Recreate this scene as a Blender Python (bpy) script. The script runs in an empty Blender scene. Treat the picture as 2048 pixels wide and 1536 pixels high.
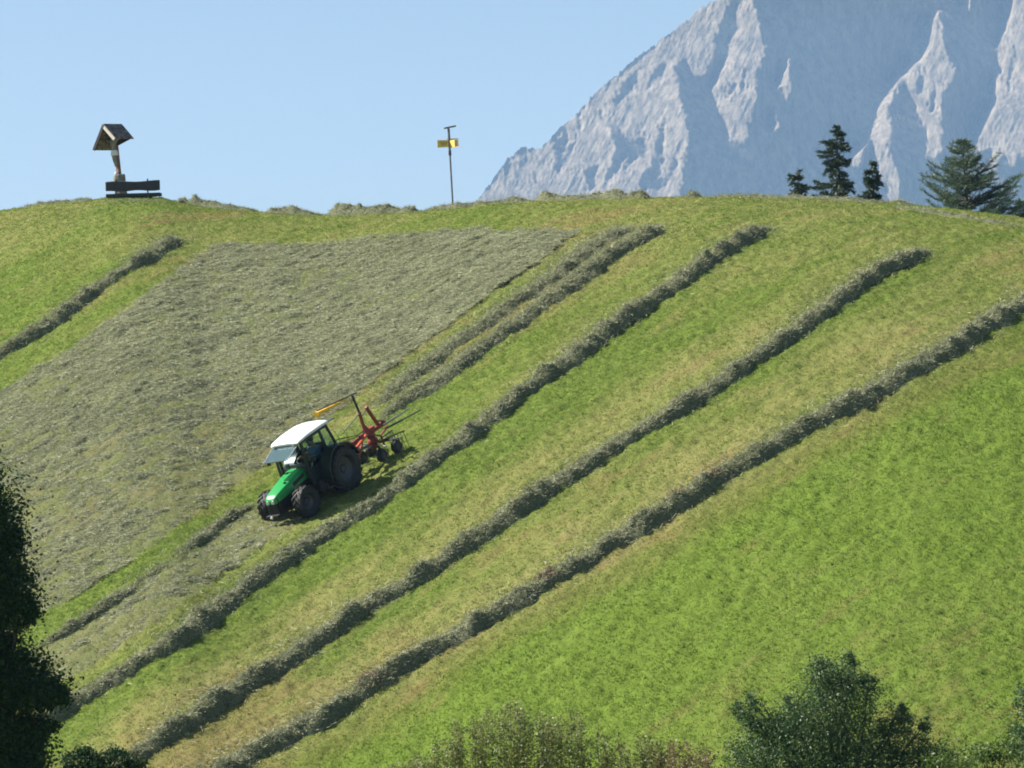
import bpy, bmesh, math, random
import numpy as np
from mathutils import Vector, Matrix

random.seed(7)
RNG = np.random.default_rng(11)
SC = bpy.context.scene
COL = SC.collection
rad = math.radians

# ------------------------------------------------------------------ camera
W0, H0, FPX = 2048.0, 1536.0, 7440.0
EYE_Y = 930.0
PITCH = math.atan((EYE_Y - 768.0) / FPX)
ROLL = rad(2.6)
cF = np.array([0, math.cos(PITCH), math.sin(PITCH)])
_r0 = np.array([1.0, 0, 0]); _u0 = np.array([0, -math.sin(PITCH), math.cos(PITCH)])
cU = _u0 * math.cos(ROLL) + _r0 * math.sin(ROLL)
cR = _r0 * math.cos(ROLL) - _u0 * math.sin(ROLL)
cam = bpy.data.cameras.new('camera'); cam_o = bpy.data.objects.new('camera', cam); COL.objects.link(cam_o)
m = Matrix(((cR[0], cU[0], -cF[0], 0), (cR[1], cU[1], -cF[1], 0), (cR[2], cU[2], -cF[2], 0), (0, 0, 0, 1)))
cam_o.matrix_world = m
cam.sensor_width = 36.0
cam.lens = 36.0 * FPX / W0
cam.clip_start = 0.5
cam.clip_end = 40000
SC.camera = cam_o

# ------------------------------------------------------------------ sun, sky, exposure
SUN = np.array([-0.72, 0.17, 0.67]); SUN /= np.linalg.norm(SUN)
sl = bpy.data.lights.new('sun', 'SUN'); sl.energy = 5.0; sl.angle = rad(0.5); sl.color = (1.0, 0.95, 0.86)
so = bpy.data.objects.new('sun', sl); COL.objects.link(so)
so.rotation_euler = Vector((-SUN[0], -SUN[1], -SUN[2])).to_track_quat('-Z', 'Y').to_euler()
wd = bpy.data.worlds.new('World'); SC.world = wd; wd.use_nodes = True
nt = wd.node_tree; nt.nodes.clear()
sky = nt.nodes.new('ShaderNodeTexSky'); sky.sky_type = 'NISHITA'; sky.sun_disc = False
sky.sun_elevation = math.asin(SUN[2]); sky.sun_rotation = math.atan2(SUN[0], SUN[1])
sky.altitude = 1300; sky.air_density = 1.0; sky.dust_density = 3.2; sky.ozone_density = 1.1
bg = nt.nodes.new('ShaderNodeBackground'); bg.inputs['Strength'].default_value = 0.0585
wo = nt.nodes.new('ShaderNodeOutputWorld')
nt.links.new(sky.outputs[0], bg.inputs[0]); nt.links.new(bg.outputs[0], wo.inputs[0])
SC.view_settings.view_transform = 'Standard'; SC.view_settings.look = 'None'
SC.view_settings.gamma = 1.0; SC.view_settings.use_curve_mapping = False
SC.view_settings.exposure = 1.2
SC.cycles.max_bounces = 6; SC.cycles.diffuse_bounces = 2; SC.cycles.transparent_max_bounces = 12
SC.cycles.volume_bounces = 1
SC.cycles.use_denoising = True
SC.cycles.filter_width = 1.9

# ------------------------------------------------------------------ helpers: maths
def ray(px, py):
    px = np.asarray(px, float); py = np.asarray(py, float)
    return cF + np.multiply.outer((px - 1024) / FPX, cR) + np.multiply.outer((768 - py) / FPX, cU)
def project(P):
    P = np.asarray(P, float); d = P @ cF
    return np.stack([1024 + FPX * (P @ cR) / d, 768 - FPX * (P @ cU) / d], -1)
def sstep(a, b, x):
    t = np.clip((x - a) / (b - a), 0, 1); return t * t * (3 - 2 * t)
def spectral(n, beta, seed, ax=1.0, ay=1.0):
    r = np.random.default_rng(seed)
    f = np.fft.fft2(r.standard_normal((n, n)))
    ky = np.fft.fftfreq(n)[:, None] * ay; kx = np.fft.fftfreq(n)[None, :] * ax
    k = np.sqrt(kx * kx + ky * ky); k[0, 0] = 1
    a = np.real(np.fft.ifft2(f * k ** (-beta / 2) * np.exp(-(k / 0.35) ** 2)))
    a -= a.mean(); return a / a.std()
NZ = {s: spectral(512, b, s) for s, b in ((1, 2.0), (2, 2.4), (3, 1.2), (4, 2.0))}
def nz(s, u, v):
    """periodic noise, about 1 std; one noise cell is 1 unit / 512"""
    A = NZ[s]; n = 512
    u = np.asarray(u, float) % n; v = np.asarray(v, float) % n
    i = np.floor(u).astype(int); j = np.floor(v).astype(int); fu = u - i; fv = v - j
    i %= n; j %= n; i1 = (i + 1) % n; j1 = (j + 1) % n
    return (A[j, i] * (1 - fu) * (1 - fv) + A[j, i1] * fu * (1 - fv) + A[j1, i] * (1 - fu) * fv + A[j1, i1] * fu * fv)
def band(seed, wl, x, y):
    """smooth value noise in 0..1 with wavelength wl metres"""
    r = np.random.default_rng(seed).random((64, 64))
    u = np.asarray(x, float) / wl; v = np.asarray(y, float) / wl
    i = np.floor(u).astype(int); j = np.floor(v).astype(int); fu = u - i; fv = v - j
    fu = fu * fu * (3 - 2 * fu); fv = fv * fv * (3 - 2 * fv)
    i0, i1, j0, j1 = i % 64, (i + 1) % 64, j % 64, (j + 1) % 64
    return r[j0, i0] * (1 - fu) * (1 - fv) + r[j0, i1] * fu * (1 - fv) + r[j1, i0] * (1 - fu) * fv + r[j1, i1] * fu * fv

# ------------------------------------------------------------------ helpers: objects
def tag(o, label=None, cat=None, group=None, kind=None):
    if label: o['label'] = label
    if cat: o['category'] = cat
    if group: o['group'] = group
    if kind: o['kind'] = kind
    return o
def link(name, me, mat=None, parent=None):
    o = bpy.data.objects.new(name, me); COL.objects.link(o)
    if mat: me.materials.append(mat)
    if parent: o.parent = parent
    return o
def empty(name, label, cat, group=None):
    o = bpy.data.objects.new(name, None); COL.objects.link(o); return tag(o, label, cat, group)
def np_mesh(name, V, F, attrs=None, smooth=False):
    """V (n,3); F (m,k) all faces with k corners; attrs name -> per-vertex float"""
    me = bpy.data.meshes.new(name)
    V = np.ascontiguousarray(V, np.float32); F = np.ascontiguousarray(F, np.int32)
    k = F.shape[1]
    me.vertices.add(len(V)); me.vertices.foreach_set('co', V.ravel())
    me.loops.add(F.size); me.loops.foreach_set('vertex_index', F.ravel())
    me.polygons.add(len(F)); me.polygons.foreach_set('loop_start', np.arange(0, F.size, k, dtype=np.int32))
    me.polygons.foreach_set('loop_total', np.full(len(F), k, np.int32))
    if smooth: me.polygons.foreach_set('use_smooth', np.ones(len(F), bool))
    for an, av in (attrs or {}).items():
        a = me.attributes.new(an, 'FLOAT', 'POINT'); a.data.foreach_set('value', np.ascontiguousarray(av, np.float32))
    me.update(calc_edges=True); me.validate(); return me
def grid_faces(nr, nc):
    i = np.arange(nr - 1)[:, None] * nc + np.arange(nc - 1)[None, :]
    i = i.ravel(); return np.stack([i, i + 1, i + nc + 1, i + nc], -1)

class MB:
    """collects shapes and links them as one mesh object"""
    def __init__(self): self.v = []; self.f = []
    def add(self, V, F):
        b = len(self.v); self.v += [tuple(map(float, p)) for p in V]; self.f += [tuple(b + i for i in q) for q in F]; return self
    def box(self, c, s, rot=None):
        c = np.array(c, float); hs = np.array(s, float) / 2
        V = np.array([[x, y, z] for x in (-1, 1) for y in (-1, 1) for z in (-1, 1)], float) * hs
        if rot is not None: V = V @ np.array(rot.to_3x3()).T
        return self.add(V + c, [(0, 1, 3, 2), (4, 6, 7, 5), (0, 4, 5, 1), (2, 3, 7, 6), (0, 2, 6, 4), (1, 5, 7, 3)])
    def tube(self, P, R, n=8, cap=True):
        P = np.array(P, float); R = np.broadcast_to(np.array(R, float), (len(P),))
        V = []; up = None
        for i in range(len(P)):
            t = P[min(i + 1, len(P) - 1)] - P[max(i - 1, 0)]; t = t / (np.linalg.norm(t) + 1e-9)
            if up is None: up = np.array([0, 0, 1.0]) if abs(t[2]) < .9 else np.array([1.0, 0, 0])
            a = np.cross(up, t); a /= np.linalg.norm(a) + 1e-9; b = np.cross(t, a); up = b
            for k in range(n):
                th = 2 * math.pi * k / n; V.append(P[i] + R[i] * (math.cos(th) * a + math.sin(th) * b))
        F = [(i * n + k, i * n + (k + 1) % n, (i + 1) * n + (k + 1) % n, (i + 1) * n + k) for i in range(len(P) - 1) for k in range(n)]
        if cap: F += [tuple(range(n))[::-1], tuple((len(P) - 1) * n + k for k in range(n))]
        return self.add(V, F)
    def bar(self, a, b, w, h=None):
        """rectangular bar from a to b"""
        a = np.array(a, float); b = np.array(b, float); h = h or w
        t = b - a; t /= np.linalg.norm(t); up = np.array([0, 0, 1.0]) if abs(t[2]) < .95 else np.array([1.0, 0, 0])
        s = np.cross(t, up); s /= np.linalg.norm(s); u = np.cross(s, t)
        V = [p + s * w / 2 * i + u * h / 2 * j for p in (a, b) for i, j in ((-1, -1), (1, -1), (1, 1), (-1, 1))]
        return self.add(V, [(3, 2, 1, 0), (4, 5, 6, 7), (0, 1, 5, 4), (1, 2, 6, 5), (2, 3, 7, 6), (3, 0, 4, 7)])
    def lathe(self, prof, axis='Y', n=24, c=(0, 0, 0), closed=False):
        """prof: list of (r, along)"""
        V = []; m_ = len(prof)
        for k in range(n):
            th = 2 * math.pi * k / n
            for r, a in prof:
                p = (r * math.cos(th), a, r * math.sin(th)) if axis == 'Y' else ((r * math.cos(th), r * math.sin(th), a) if axis == 'Z' else (a, r * math.cos(th), r * math.sin(th)))
                V.append((p[0] + c[0], p[1] + c[1], p[2] + c[2]))
        F = []
        for k in range(n):
            k2 = (k + 1) % n
            for i in range(m_ if closed else m_ - 1):
                j = (i + 1) % m_; F.append((k * m_ + i, k2 * m_ + i, k2 * m_ + j, k * m_ + j))
        return self.add(V, F)
    def loft(self, secs, cap=True):
        n = len(secs[0]); V = [p for s in secs for p in s]
        F = [(i * n + k, i * n + (k + 1) % n, (i + 1) * n + (k + 1) % n, (i + 1) * n + k) for i in range(len(secs) - 1) for k in range(n)]
        if cap: F += [tuple(range(n))[::-1], tuple((len(secs) - 1) * n + k for k in range(n))]
        return self.add(V, F)
    def plate(self, pts, thick):
        """solid plate from a planar outline"""
        P = np.array(pts, float); nrm = np.cross(P[1] - P[0], P[2] - P[0]); nrm /= np.linalg.norm(nrm)
        return self.loft([P - nrm * thick / 2, P + nrm * thick / 2])
    def build(self, name, mat, parent=None, bevel=0, smooth=False):
        me = bpy.data.meshes.new(name); me.from_pydata(self.v, [], self.f)
        bm = bmesh.new(); bm.from_mesh(me); bmesh.ops.recalc_face_normals(bm, faces=bm.faces); bm.to_mesh(me); bm.free()
        o = link(name, me, mat, parent)
        if smooth:
            me.shade_smooth()
            try: me.set_sharp_from_angle(angle=rad(40))
            except Exception: pass
        if bevel:
            b = o.modifiers.new('bevel', 'BEVEL'); b.width = bevel; b.segments = 2; b.limit_method = 'ANGLE'
        return o

# ------------------------------------------------------------------ helpers: materials
def new_mat(name):
    mt = bpy.data.materials.new(name); mt.use_nodes = True; t = mt.node_tree; t.nodes.clear()
    out = t.nodes.new('ShaderNodeOutputMaterial'); return mt, t, out
def N(t, kind, **kw):
    n = t.nodes.new('ShaderNode' + kind)
    for k, v in kw.items():
        if k in n.inputs: n.inputs[k].default_value = v
        else: setattr(n, k, v)
    return n
def simple(name, col, rough=0.5, metal=0.0, var=0.15, scale=6.0, bump=0.0, spec=0.5, dirt=None):
    """a paint, metal or wood whose colour wanders a little, with optional mud"""
    mt, t, out = new_mat(name); L = t.links.new
    p = N(t, 'BsdfPrincipled', Roughness=rough, Metallic=metal); p.inputs['Specular IOR Level'].default_value = spec
    tc = N(t, 'TexCoord'); no = N(t, 'TexNoise', Scale=scale, Detail=6.0); L(tc.outputs['Object'], no.inputs['Vector'])
    rp = N(t, 'ValToRGB'); e = rp.color_ramp.elements
    e[0].color = (*[c * (1 - var) for c in col], 1); e[1].color = (*[min(1, c * (1 + var)) for c in col], 1); e[0].position = .3; e[1].position = .7
    L(no.outputs['Fac'], rp.inputs[0]); cur = rp.outputs[0]
    if dirt:
        n2 = N(t, 'TexNoise', Scale=scale * .6, Detail=8.0, Roughness=.7); L(tc.outputs['Object'], n2.inputs['Vector'])
        r2 = N(t, 'ValToRGB'); r2.color_ramp.elements[0].position = .52; r2.color_ramp.elements[1].position = .75; L(n2.outputs['Fac'], r2.inputs[0])
        mx = N(t, 'MixRGB'); mx.inputs[2].default_value = (*dirt, 1); L(r2.outputs[0], mx.inputs[0]); L(cur, mx.inputs[1]); cur = mx.outputs[0]
    L(cur, p.inputs['Base Color'])
    if bump:
        b = N(t, 'Bump', Strength=bump, Distance=.02); L(no.outputs['Fac'], b.inputs['Height']); L(b.outputs[0], p.inputs['Normal'])
    L(p.outputs[0], out.inputs[0]); return mt
def blades(name, stops, trans=0.35, rough=0.6, gloss=0.06, attr='tint'):
    """thin leaves or stalks: colour from the tint attribute, light also passes through"""
    mt, t, out = new_mat(name); L = t.links.new
    a = N(t, 'Attribute', attribute_name=attr); rp = N(t, 'ValToRGB')
    e = rp.color_ramp.elements
    while len(e) < len(stops): e.new(.5)
    for i, (pos, c) in enumerate(stops): e[i].position = pos; e[i].color = (*c, 1)
    L(a.outputs['Fac'], rp.inputs[0])
    d = N(t, 'BsdfDiffuse'); tr = N(t, 'BsdfTranslucent'); L(rp.outputs[0], d.inputs[0]); L(rp.outputs[0], tr.inputs[0])
    m1 = N(t, 'MixShader', Fac=trans); L(d.outputs[0], m1.inputs[1]); L(tr.outputs[0], m1.inputs[2])
    g = N(t, 'BsdfGlossy', Roughness=rough); g.inputs['Color'].default_value = (1, 1, 1, 1)
    m2 = N(t, 'MixShader', Fac=gloss); L(m1.outputs[0], m2.inputs[1]); L(g.outputs[0], m2.inputs[2])
    L(m2.outputs[0], out.inputs[0]); return mt
# ================================================================== the hill
CREST = np.array([(-400, 470), (-150, 440), (0, 424), (100, 412), (175, 406), (215, 399), (270, 397), (325, 400), (400, 416), (500, 425), (600, 432), (700, 432), (800, 428), (900, 418),
    (1000, 408), (1100, 402), (1200, 400), (1300, 397), (1400, 395), (1500, 396), (1600, 398), (1700, 402), (1800, 409), (1900, 420), (2000, 433), (2048, 440), (2300, 485), (2600, 560)], float)
_cr = ray(CREST[:, 0], CREST[:, 1]); CQ = _cr[:, 0] / _cr[:, 1]; CT = _cr[:, 2] / _cr[:, 1]
YC0, YCX, HS, HW = 165.0, 0.62, 0.28, 14.0
TILT = None                                   # local levelling of the ground the tractor stands on
def crest_y(q): return YC0 / (1 + YCX * np.clip(q, -.3, .3))
def hill_z(x, y):
    x = np.asarray(x, float); y = np.asarray(y, float)
    ys = np.maximum(y, 40.0); q = np.clip(x / ys, CQ[0], CQ[-1])
    tc = np.interp(q, CQ, CT); yc = YC0 - YCX * np.clip(x, -60, 60); d = yc - y
    z = tc * y - HS * (np.sqrt(d * d + HW * HW) - HW)
    fl = -11.0 - 0.01 * np.clip(95 - y, 0, 60)
    k = .7; h = np.clip(.5 + .5 * (z - fl) / k, 0, 1); z = fl * (1 - h) + z * h + k * h * (1 - h)
    z = z + (9.6) * (1 - sstep(6, 55, y)) * (y < 60)
    z = np.maximum(z, -29.5)
    if TILT is not None:
        P, g = TILT; dx = x - P[0]; dy = y - P[1]
        z = z + np.exp(-(dx * dx + dy * dy) / (2 * 3.2 ** 2)) * (g[0] * dx + g[1] * dy)
    return z
def ground_at(px, py):
    """where the line of sight through a picture point meets the hill"""
    px = np.atleast_1d(np.asarray(px, float)); py = np.atleast_1d(np.asarray(py, float))
    D = ray(px, py); out = np.zeros((len(px), 3))
    ys = np.arange(84, 215, .25)
    for i, d in enumerate(D):
        X = np.outer(ys / d[1], d); g = X[:, 2] - hill_z(X[:, 0], X[:, 1]); k = np.where(g <= 0)[0]
        if len(k) == 0:
            q = d[0] / d[1]; y = crest_y(q); out[i] = (q * y, y, hill_z(q * y, y)); continue
        k = max(k[0], 1); a, b = ys[k - 1], ys[k]
        for _ in range(30):
            c = (a + b) / 2; p = d * c / d[1]
            if p[2] - hill_z(p[0], p[1]) <= 0: b = c
            else: a = c
        p = d * b / d[1]; out[i] = (p[0], p[1], hill_z(p[0], p[1]))
    return out
def normal_at(x, y, e=.4):
    gx = (hill_z(x + e, y) - hill_z(x - e, y)) / (2 * e); gy = (hill_z(x, y + e) - hill_z(x, y - e)) / (2 * e)
    n = np.array([-gx, -gy, np.ones_like(gx)]); return n / np.linalg.norm(n, axis=0)

# the tractor's frame as seen in the photograph: x forward, y to its left, z up (screen right / away / screen up)
t_f = -.53 * cR - .76 * cF - .376 * cU; t_l = .786 * cR - .606 * cF + .12 * cU
t_f /= np.linalg.norm(t_f); t_l -= t_f * (t_l @ t_f); t_l /= np.linalg.norm(t_l); t_u = np.cross(t_f, t_l)
TP = ground_at([663.5], [985.6])[0]
_want = np.array([-t_u[0] / t_u[2], -t_u[1] / t_u[2]])
_n = normal_at(TP[0], TP[1]); _have = np.array([-_n[0] / _n[2], -_n[1] / _n[2]])
_mid = np.array([TP[0], TP[1], 0]) + 0.6 * np.array([t_f[0], t_f[1], 0])
TILT = (_mid.copy(), _want - _have)
TP = ground_at([663.5], [985.6])[0]
TSC = float((TP @ cF) / 120.0)                # metres per unit of the tractor drawing
print('tractor at', TP, 'scale', TSC, 'want', _want, 'have', _have)

# ---- lines of raked hay, as seen from the camera, laid on the hill
ROWS = {
 'far_left': [(-140, 806), (-60, 754), (0, 714), (106, 646), (203, 574), (284, 524), (358, 478)],
 'twin_thin': [(752, 812), (768, 800), (820, 755), (922, 684), (1008, 622), (1093, 564), (1189, 492), (1262, 454)],
 'twin_thick': [(752, 852), (768, 841), (813, 807), (891, 755), (984, 687), (1069, 626), (1144, 571), (1233, 506), (1302, 468), (1322, 452)],
 'third': [(-60, 1545), (60, 1466), (128, 1424), (224, 1366), (326, 1304), (419, 1236), (504, 1171), (607, 1102), (723, 1031), (794, 981), (869, 926), (951, 868), (1028, 805), (1103, 752),
           (1178, 692), (1260, 634), (1354, 575), (1416, 529), (1485, 481), (1545, 456)],
 'fourth': [(190, 1575), (282, 1513), (350, 1468), (436, 1410), (538, 1345), (641, 1280), (730, 1219), (804, 1193 - 14), (880, 1134), (965, 1073), (1044, 1022), (1129, 961), (1215, 906), (1293, 862),
            (1399, 798), (1468, 752), (1553, 694), (1632, 640), (1693, 592), (1758, 547), (1820, 517), (1852, 503)],
 'fifth': [(400, 1572), (497, 1513), (555, 1485), (641, 1444), (730, 1390), (828, 1325), (897, 1285), (999, 1224), (1085, 1176), (1170, 1128), (1255, 1072), (1350, 1015), (1433, 964), (1519, 913),
           (1604, 862), (1690, 818), (1741, 793), (1809, 752), (1895, 701), (1980, 650), (2045, 617), (2150, 556)],
 'broken': [(60, 1312), (94, 1290), (128, 1273), (180, 1239), (231, 1205), (279, 1167), (333, 1130), (395, 1089), (453, 1051), (512, 1012)],
}
def resample(P, step):
    P = np.asarray(P, float); s = np.r_[0, np.cumsum(np.linalg.norm(np.diff(P[:, :2], axis=0), axis=1))]
    t = np.arange(0, s[-1], step); return np.stack([np.interp(t, s, P[:, k]) for k in range(3)], -1)
ROW3 = {}
for k, pts in ROWS.items():
    a = np.array(pts, float); n_ = 6
    px = np.interp(np.linspace(0, len(a) - 1, (len(a) - 1) * n_ + 1), np.arange(len(a)), a[:, 0])
    py = np.interp(np.linspace(0, len(a) - 1, (len(a) - 1) * n_ + 1), np.arange(len(a)), a[:, 1])
    ROW3[k] = resample(ground_at(px, py), .12)
    ROW3[k][:, 2] = hill_z(ROW3[k][:, 0], ROW3[k][:, 1])
HAY_POLY = [(437, 489), (581, 492), (700, 482), (785, 472), (847, 465), (967, 458), (1042, 461), (1165, 459), (1055, 540), (984, 585), (885, 663), (751, 759), (640, 850), (540, 928), (470, 975), (388, 1034),
            (350, 1062), (279, 1116), (180, 1178), (80, 1239), (-60, 1330), (-200, 1420), (-300, 1000), (0, 783), (92, 725), (164, 684), (301, 578)]
BAND_POLY = [(520, 1012), (640, 1010), (610, 1042), (545, 1082), (470, 1133), (391, 1191), (316, 1246), (248, 1290), (173, 1342), (110, 1372), (20, 1430), (40, 1330), (94, 1292), (231, 1207), (395, 1091)]
def on_ground(poly):
    a = np.array(poly, float); b = np.roll(a, -1, 0); t = np.linspace(0, 1, 8, endpoint=False)[:, None, None]
    q = (a[None] * (1 - t) + b[None] * t).transpose(1, 0, 2).reshape(-1, 2)
    return ground_at(q[:, 0], q[:, 1])[:, :2]
HAY_G = on_ground(HAY_POLY); BAND_G = on_ground(BAND_POLY)
def inside(poly, x, y):
    x = np.asarray(x); y = np.asarray(y); r = np.zeros(x.shape, bool); n = len(poly)
    for i in range(n):
        x1, y1 = poly[i]; x2, y2 = poly[(i + 1) % n]
        c = (y1 > y) != (y2 > y)
        r ^= c & (x < (x2 - x1) * (y - y1) / (y2 - y1 + 1e-12) + x1)
    return r
def side_dist(row, x, y):
    """signed plan distance to a row, positive on its right (down-slope, sunless) side"""
    P = ROW3[row][::6, :2]; x = np.asarray(x, float).ravel(); y = np.asarray(y, float).ravel()
    best = np.full(x.shape, 1e9); sg = np.zeros(x.shape)
    for i in range(len(P) - 1):
        a, b = P[i], P[i + 1]; d = b - a; l2 = d @ d + 1e-9
        t = np.clip(((x - a[0]) * d[0] + (y - a[1]) * d[1]) / l2, 0, 1)
        ex = x - a[0] - t * d[0]; ey = y - a[1] - t * d[1]; r = np.hypot(ex, ey); k = r < best
        best[k] = r[k]; sg[k] = np.where((d[0] * ey - d[1] * ex)[k] < 0, r[k], -r[k])
    return sg
RD = np.array([t_f[0], t_f[1]]); RD = -RD / np.linalg.norm(RD)         # uphill along the rows, in plan
def row_uv(x, y): return x * RD[0] + y * RD[1], x * RD[1] - y * RD[0]   # along, across

def zones(x, y):
    """what grows where: dry = pale stubble, lush = fresh green, brown = bare or withered, hay = under hay"""
    sh = np.shape(x); x = np.asarray(x, float).ravel(); y = np.asarray(y, float).ravel()
    u, v = row_uv(x, y)
    streak = nz(1, u * 3.0, v * 16.0); streak2 = nz(2, u * 6, v * 24 + 90); patch = nz(4, x * 5, y * 5)
    d3, d4, d5 = side_dist('third', x, y), side_dist('fourth', x, y), side_dist('fifth', x, y)
    d1 = side_dist('far_left', x, y); d2 = side_dist('twin_thick', x, y)
    dry = np.full(x.shape, .18)
    b34 = (d3 > 0) & (d4 < 0); t34 = d3 / (d3 - d4 + 1e-6); dry = np.where(b34, .12 + .55 * sstep(.3, .7, t34), dry)
    b45 = (d4 > 0) & (d5 < 0); t45 = d4 / (d4 - d5 + 1e-6); dry = np.where(b45, .2 + .5 * sstep(.2, .6, t45), dry)
    b23 = (d2 > 0) & (d3 < 0); t23 = d2 / (d2 - d3 + 1e-6); dry = np.where(b23, .1 + .42 * sstep(.2, .8, t23), dry)
    right = d5 > 0
    dry = np.where(right, .42 * (1 - sstep(.5, 2.8, d5)) + .05, dry)
    lush = np.where(right, sstep(1.0, 3.2, d5), 0.)
    far = sstep(13, 30, crest_y(x / y) - y)
    dry = np.where(~right & (far < 1), dry * far + (1 - far) * .36, dry)
    wl_ = np.where(right, 1 - .6 * lush, 1.0); dry = np.clip(dry + wl_ * (.17 * streak + .13 * streak2 + .05 * patch), 0, 1)
    lush = np.clip(lush + np.where(d1 < -1, .55, 0) * sstep(-.2, 1, patch), 0, 1)
    brown = np.clip(.42 * sstep(.5, 2.0, streak2 + .5 * streak + .3 * patch) + np.where(right, .22 * np.exp(-((d5 - 1.6) / .8) ** 2), 0) + np.where(d1 < 0, .3, 0) * sstep(.4, 1.4, streak2), 0, 1)
    hay = (inside(HAY_G, x, y) | inside(BAND_G, x, y)).astype(float)
    return {'dry': dry.reshape(sh), 'lush': lush.reshape(sh), 'brown': brown.reshape(sh), 'hay': hay.reshape(sh)}

def micro(x, y):
    u, v = row_uv(x, y)
    return .034 * nz(3, u * 17, v * 32) + .03 * nz(2, x * 8, y * 8) + .03 * (band(71, .45, u, v * 1.6) - .5)

# ---- ground sheets
def mat_ground():
    mt, t, out = new_mat('meadow_turf'); L = t.links.new
    tc = N(t, 'TexCoord'); n1 = N(t, 'TexNoise', Scale=5.0, Detail=9.0, Roughness=.72); L(tc.outputs['Object'], n1.inputs['Vector'])
    rp = N(t, 'ValToRGB'); e = rp.color_ramp.elements; e[0].position = .34; e[0].color = (.055, .09, .014, 1); e[1].position = .68; e[1].color = (.165, .215, .036, 1); L(n1.outputs['Fac'], rp.inputs[0])
    cur = rp.outputs[0]
    n2 = N(t, 'TexNoise', Scale=9.0, Detail=8.0, Roughness=.8); L(tc.outputs['Object'], n2.inputs['Vector'])
    for an, c, k in (('lush', (.13, .198, .026), .75), ('dry', (.25, .225, .085), .9), ('brown', (.17, .105, .045), .8), ('hay', (.14, .135, .075), .6)):
        a = N(t, 'Attribute', attribute_name=an); ma = N(t, 'Math', operation='MULTIPLY'); ma.inputs[1].default_value = k; L(a.outputs['Fac'], ma.inputs[0])
        mb = N(t, 'Math', operation='MULTIPLY_ADD'); L(n2.outputs['Fac'], mb.inputs[0]); mb.inputs[1].default_value = 1.6; mb.inputs[2].default_value = .2
        mc = N(t, 'Math', operation='MULTIPLY', use_clamp=True); L(ma.outputs[0], mc.inputs[0]); L(mb.outputs[0], mc.inputs[1])
        mx = N(t, 'MixRGB'); mx.inputs[2].default_value = (*c, 1); L(mc.outputs[0], mx.inputs[0]); L(cur, mx.inputs[1]); cur = mx.outputs[0]
    p = N(t, 'BsdfPrincipled', Roughness=.95); p.inputs['Specular IOR Level'].default_value = .1
    L(cur, p.inputs['Base Color'])
    b = N(t, 'Bump', Strength=.9, Distance=.06); L(n2.outputs['Fac'], b.inputs['Height']); L(b.outputs[0], p.inputs['Normal'])
    L(p.outputs[0], out.inputs[0]); return mt
M_TURF = mat_ground()
xs = np.r_[np.linspace(-150, -27.2, 46), np.arange(-27, 25, .13), np.linspace(25.2, 130, 42)]
ys = np.r_[np.linspace(-60, 84, 60), np.arange(84.5, 195, .16), np.linspace(195.5, 330, 50)]
gx, gy = np.meshgrid(xs, ys)
gz = hill_z(gx, gy) + np.where((gx > -28) & (gx < 26) & (gy > 84), micro(gx, gy), 0)
zz = zones(gx, gy)
hill = link('hill', np_mesh('hill', np.stack([gx, gy, gz], -1).reshape(-1, 3), grid_faces(len(ys), len(xs)), {k: v.ravel() for k, v in zz.items()}, True), M_TURF)
tag(hill, kind='structure')
gm = MB(); gm.add([(-14000, -3000, -30), (14000, -3000, -30), (14000, 20000, -30), (-14000, 20000, -30)], [(0, 1, 2, 3)])
tag(gm.build('ground', simple('valley_grass', (.06, .1, .03), .95, scale=.02, var=.4)), kind='structure')

# ---- thin stalks and blades as one soup of quads
def soup(P, D, S, L_, Wd, taper=.35, bend=None):
    """P base points, D direction, S side vectors (unit), L length, Wd width -> quads"""
    L_ = L_[:, None]; Wd = Wd[:, None]
    a = P - S * Wd / 2; b = P + S * Wd / 2; T = P + D * L_
    c = T + S * Wd / 2 * taper; d = T - S * Wd / 2 * taper
    return np.stack([a, b, c, d], 1).reshape(-1, 3), np.arange(len(P) * 4).reshape(-1, 4)
def unit(v): return v / (np.linalg.norm(v, axis=-1, keepdims=True) + 1e-9)
def rnd_dirs(n, r=RNG): return unit(r.standard_normal((n, 3)))

# ---- standing grass
M_GRASS = blades('grass_blades', [(0, (.04, .09, .012)), (.28, (.122, .196, .026)), (.5, (.19, .245, .042)), (.72, (.28, .29, .075)), (.88, (.35, .31, .13)), (1, (.2, .125, .055))], .4, .6, .008)
def scatter(n, x0=-26, x1=24, y0=88, y1=186):
    x = RNG.uniform(x0, x1, n); y = RNG.uniform(y0, y1, n); z = hill_z(x, y)
    P = np.stack([x, y, z], -1); q = project(P)
    k = (q[:, 0] > -180) & (q[:, 0] < 2230) & (q[:, 1] > 360) & (q[:, 1] < 1640) & (y < crest_y(x / y) + 4)
    return P[k]
GP = scatter(2300000)
zg = zones(GP[:, 0], GP[:, 1])
keep = RNG.random(len(GP)) < np.where(zg['hay'] > .5, .45, 1.0)
GP = GP[keep]; zg = {k: v[keep] for k, v in zg.items()}
n = len(GP); GP[:, 2] += micro(GP[:, 0], GP[:, 1]) - .01
h = RNG.uniform(.026, .058, n) * (1 + .3 * zg['lush']); tuft = nz(3, GP[:, 0] * 30, GP[:, 1] * 30); h *= np.clip(1 + .25 * tuft, .5, 1.6)
Dg = unit(np.stack([RNG.normal(0, .55, n), RNG.normal(0, .55, n), np.ones(n)], -1)); an = RNG.uniform(0, math.pi, n)
Sg = np.stack([np.cos(an), np.sin(an), np.zeros(n)], -1)
_u, _v = row_uv(GP[:, 0], GP[:, 1]); tint = .34 + .05 * RNG.standard_normal(n) + .055 * nz(1, _u * 2.2 + 40, _v * 15) + .035 * nz(4, GP[:, 0] * 9, GP[:, 1] * 9) - .02 * zg['lush']
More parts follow.
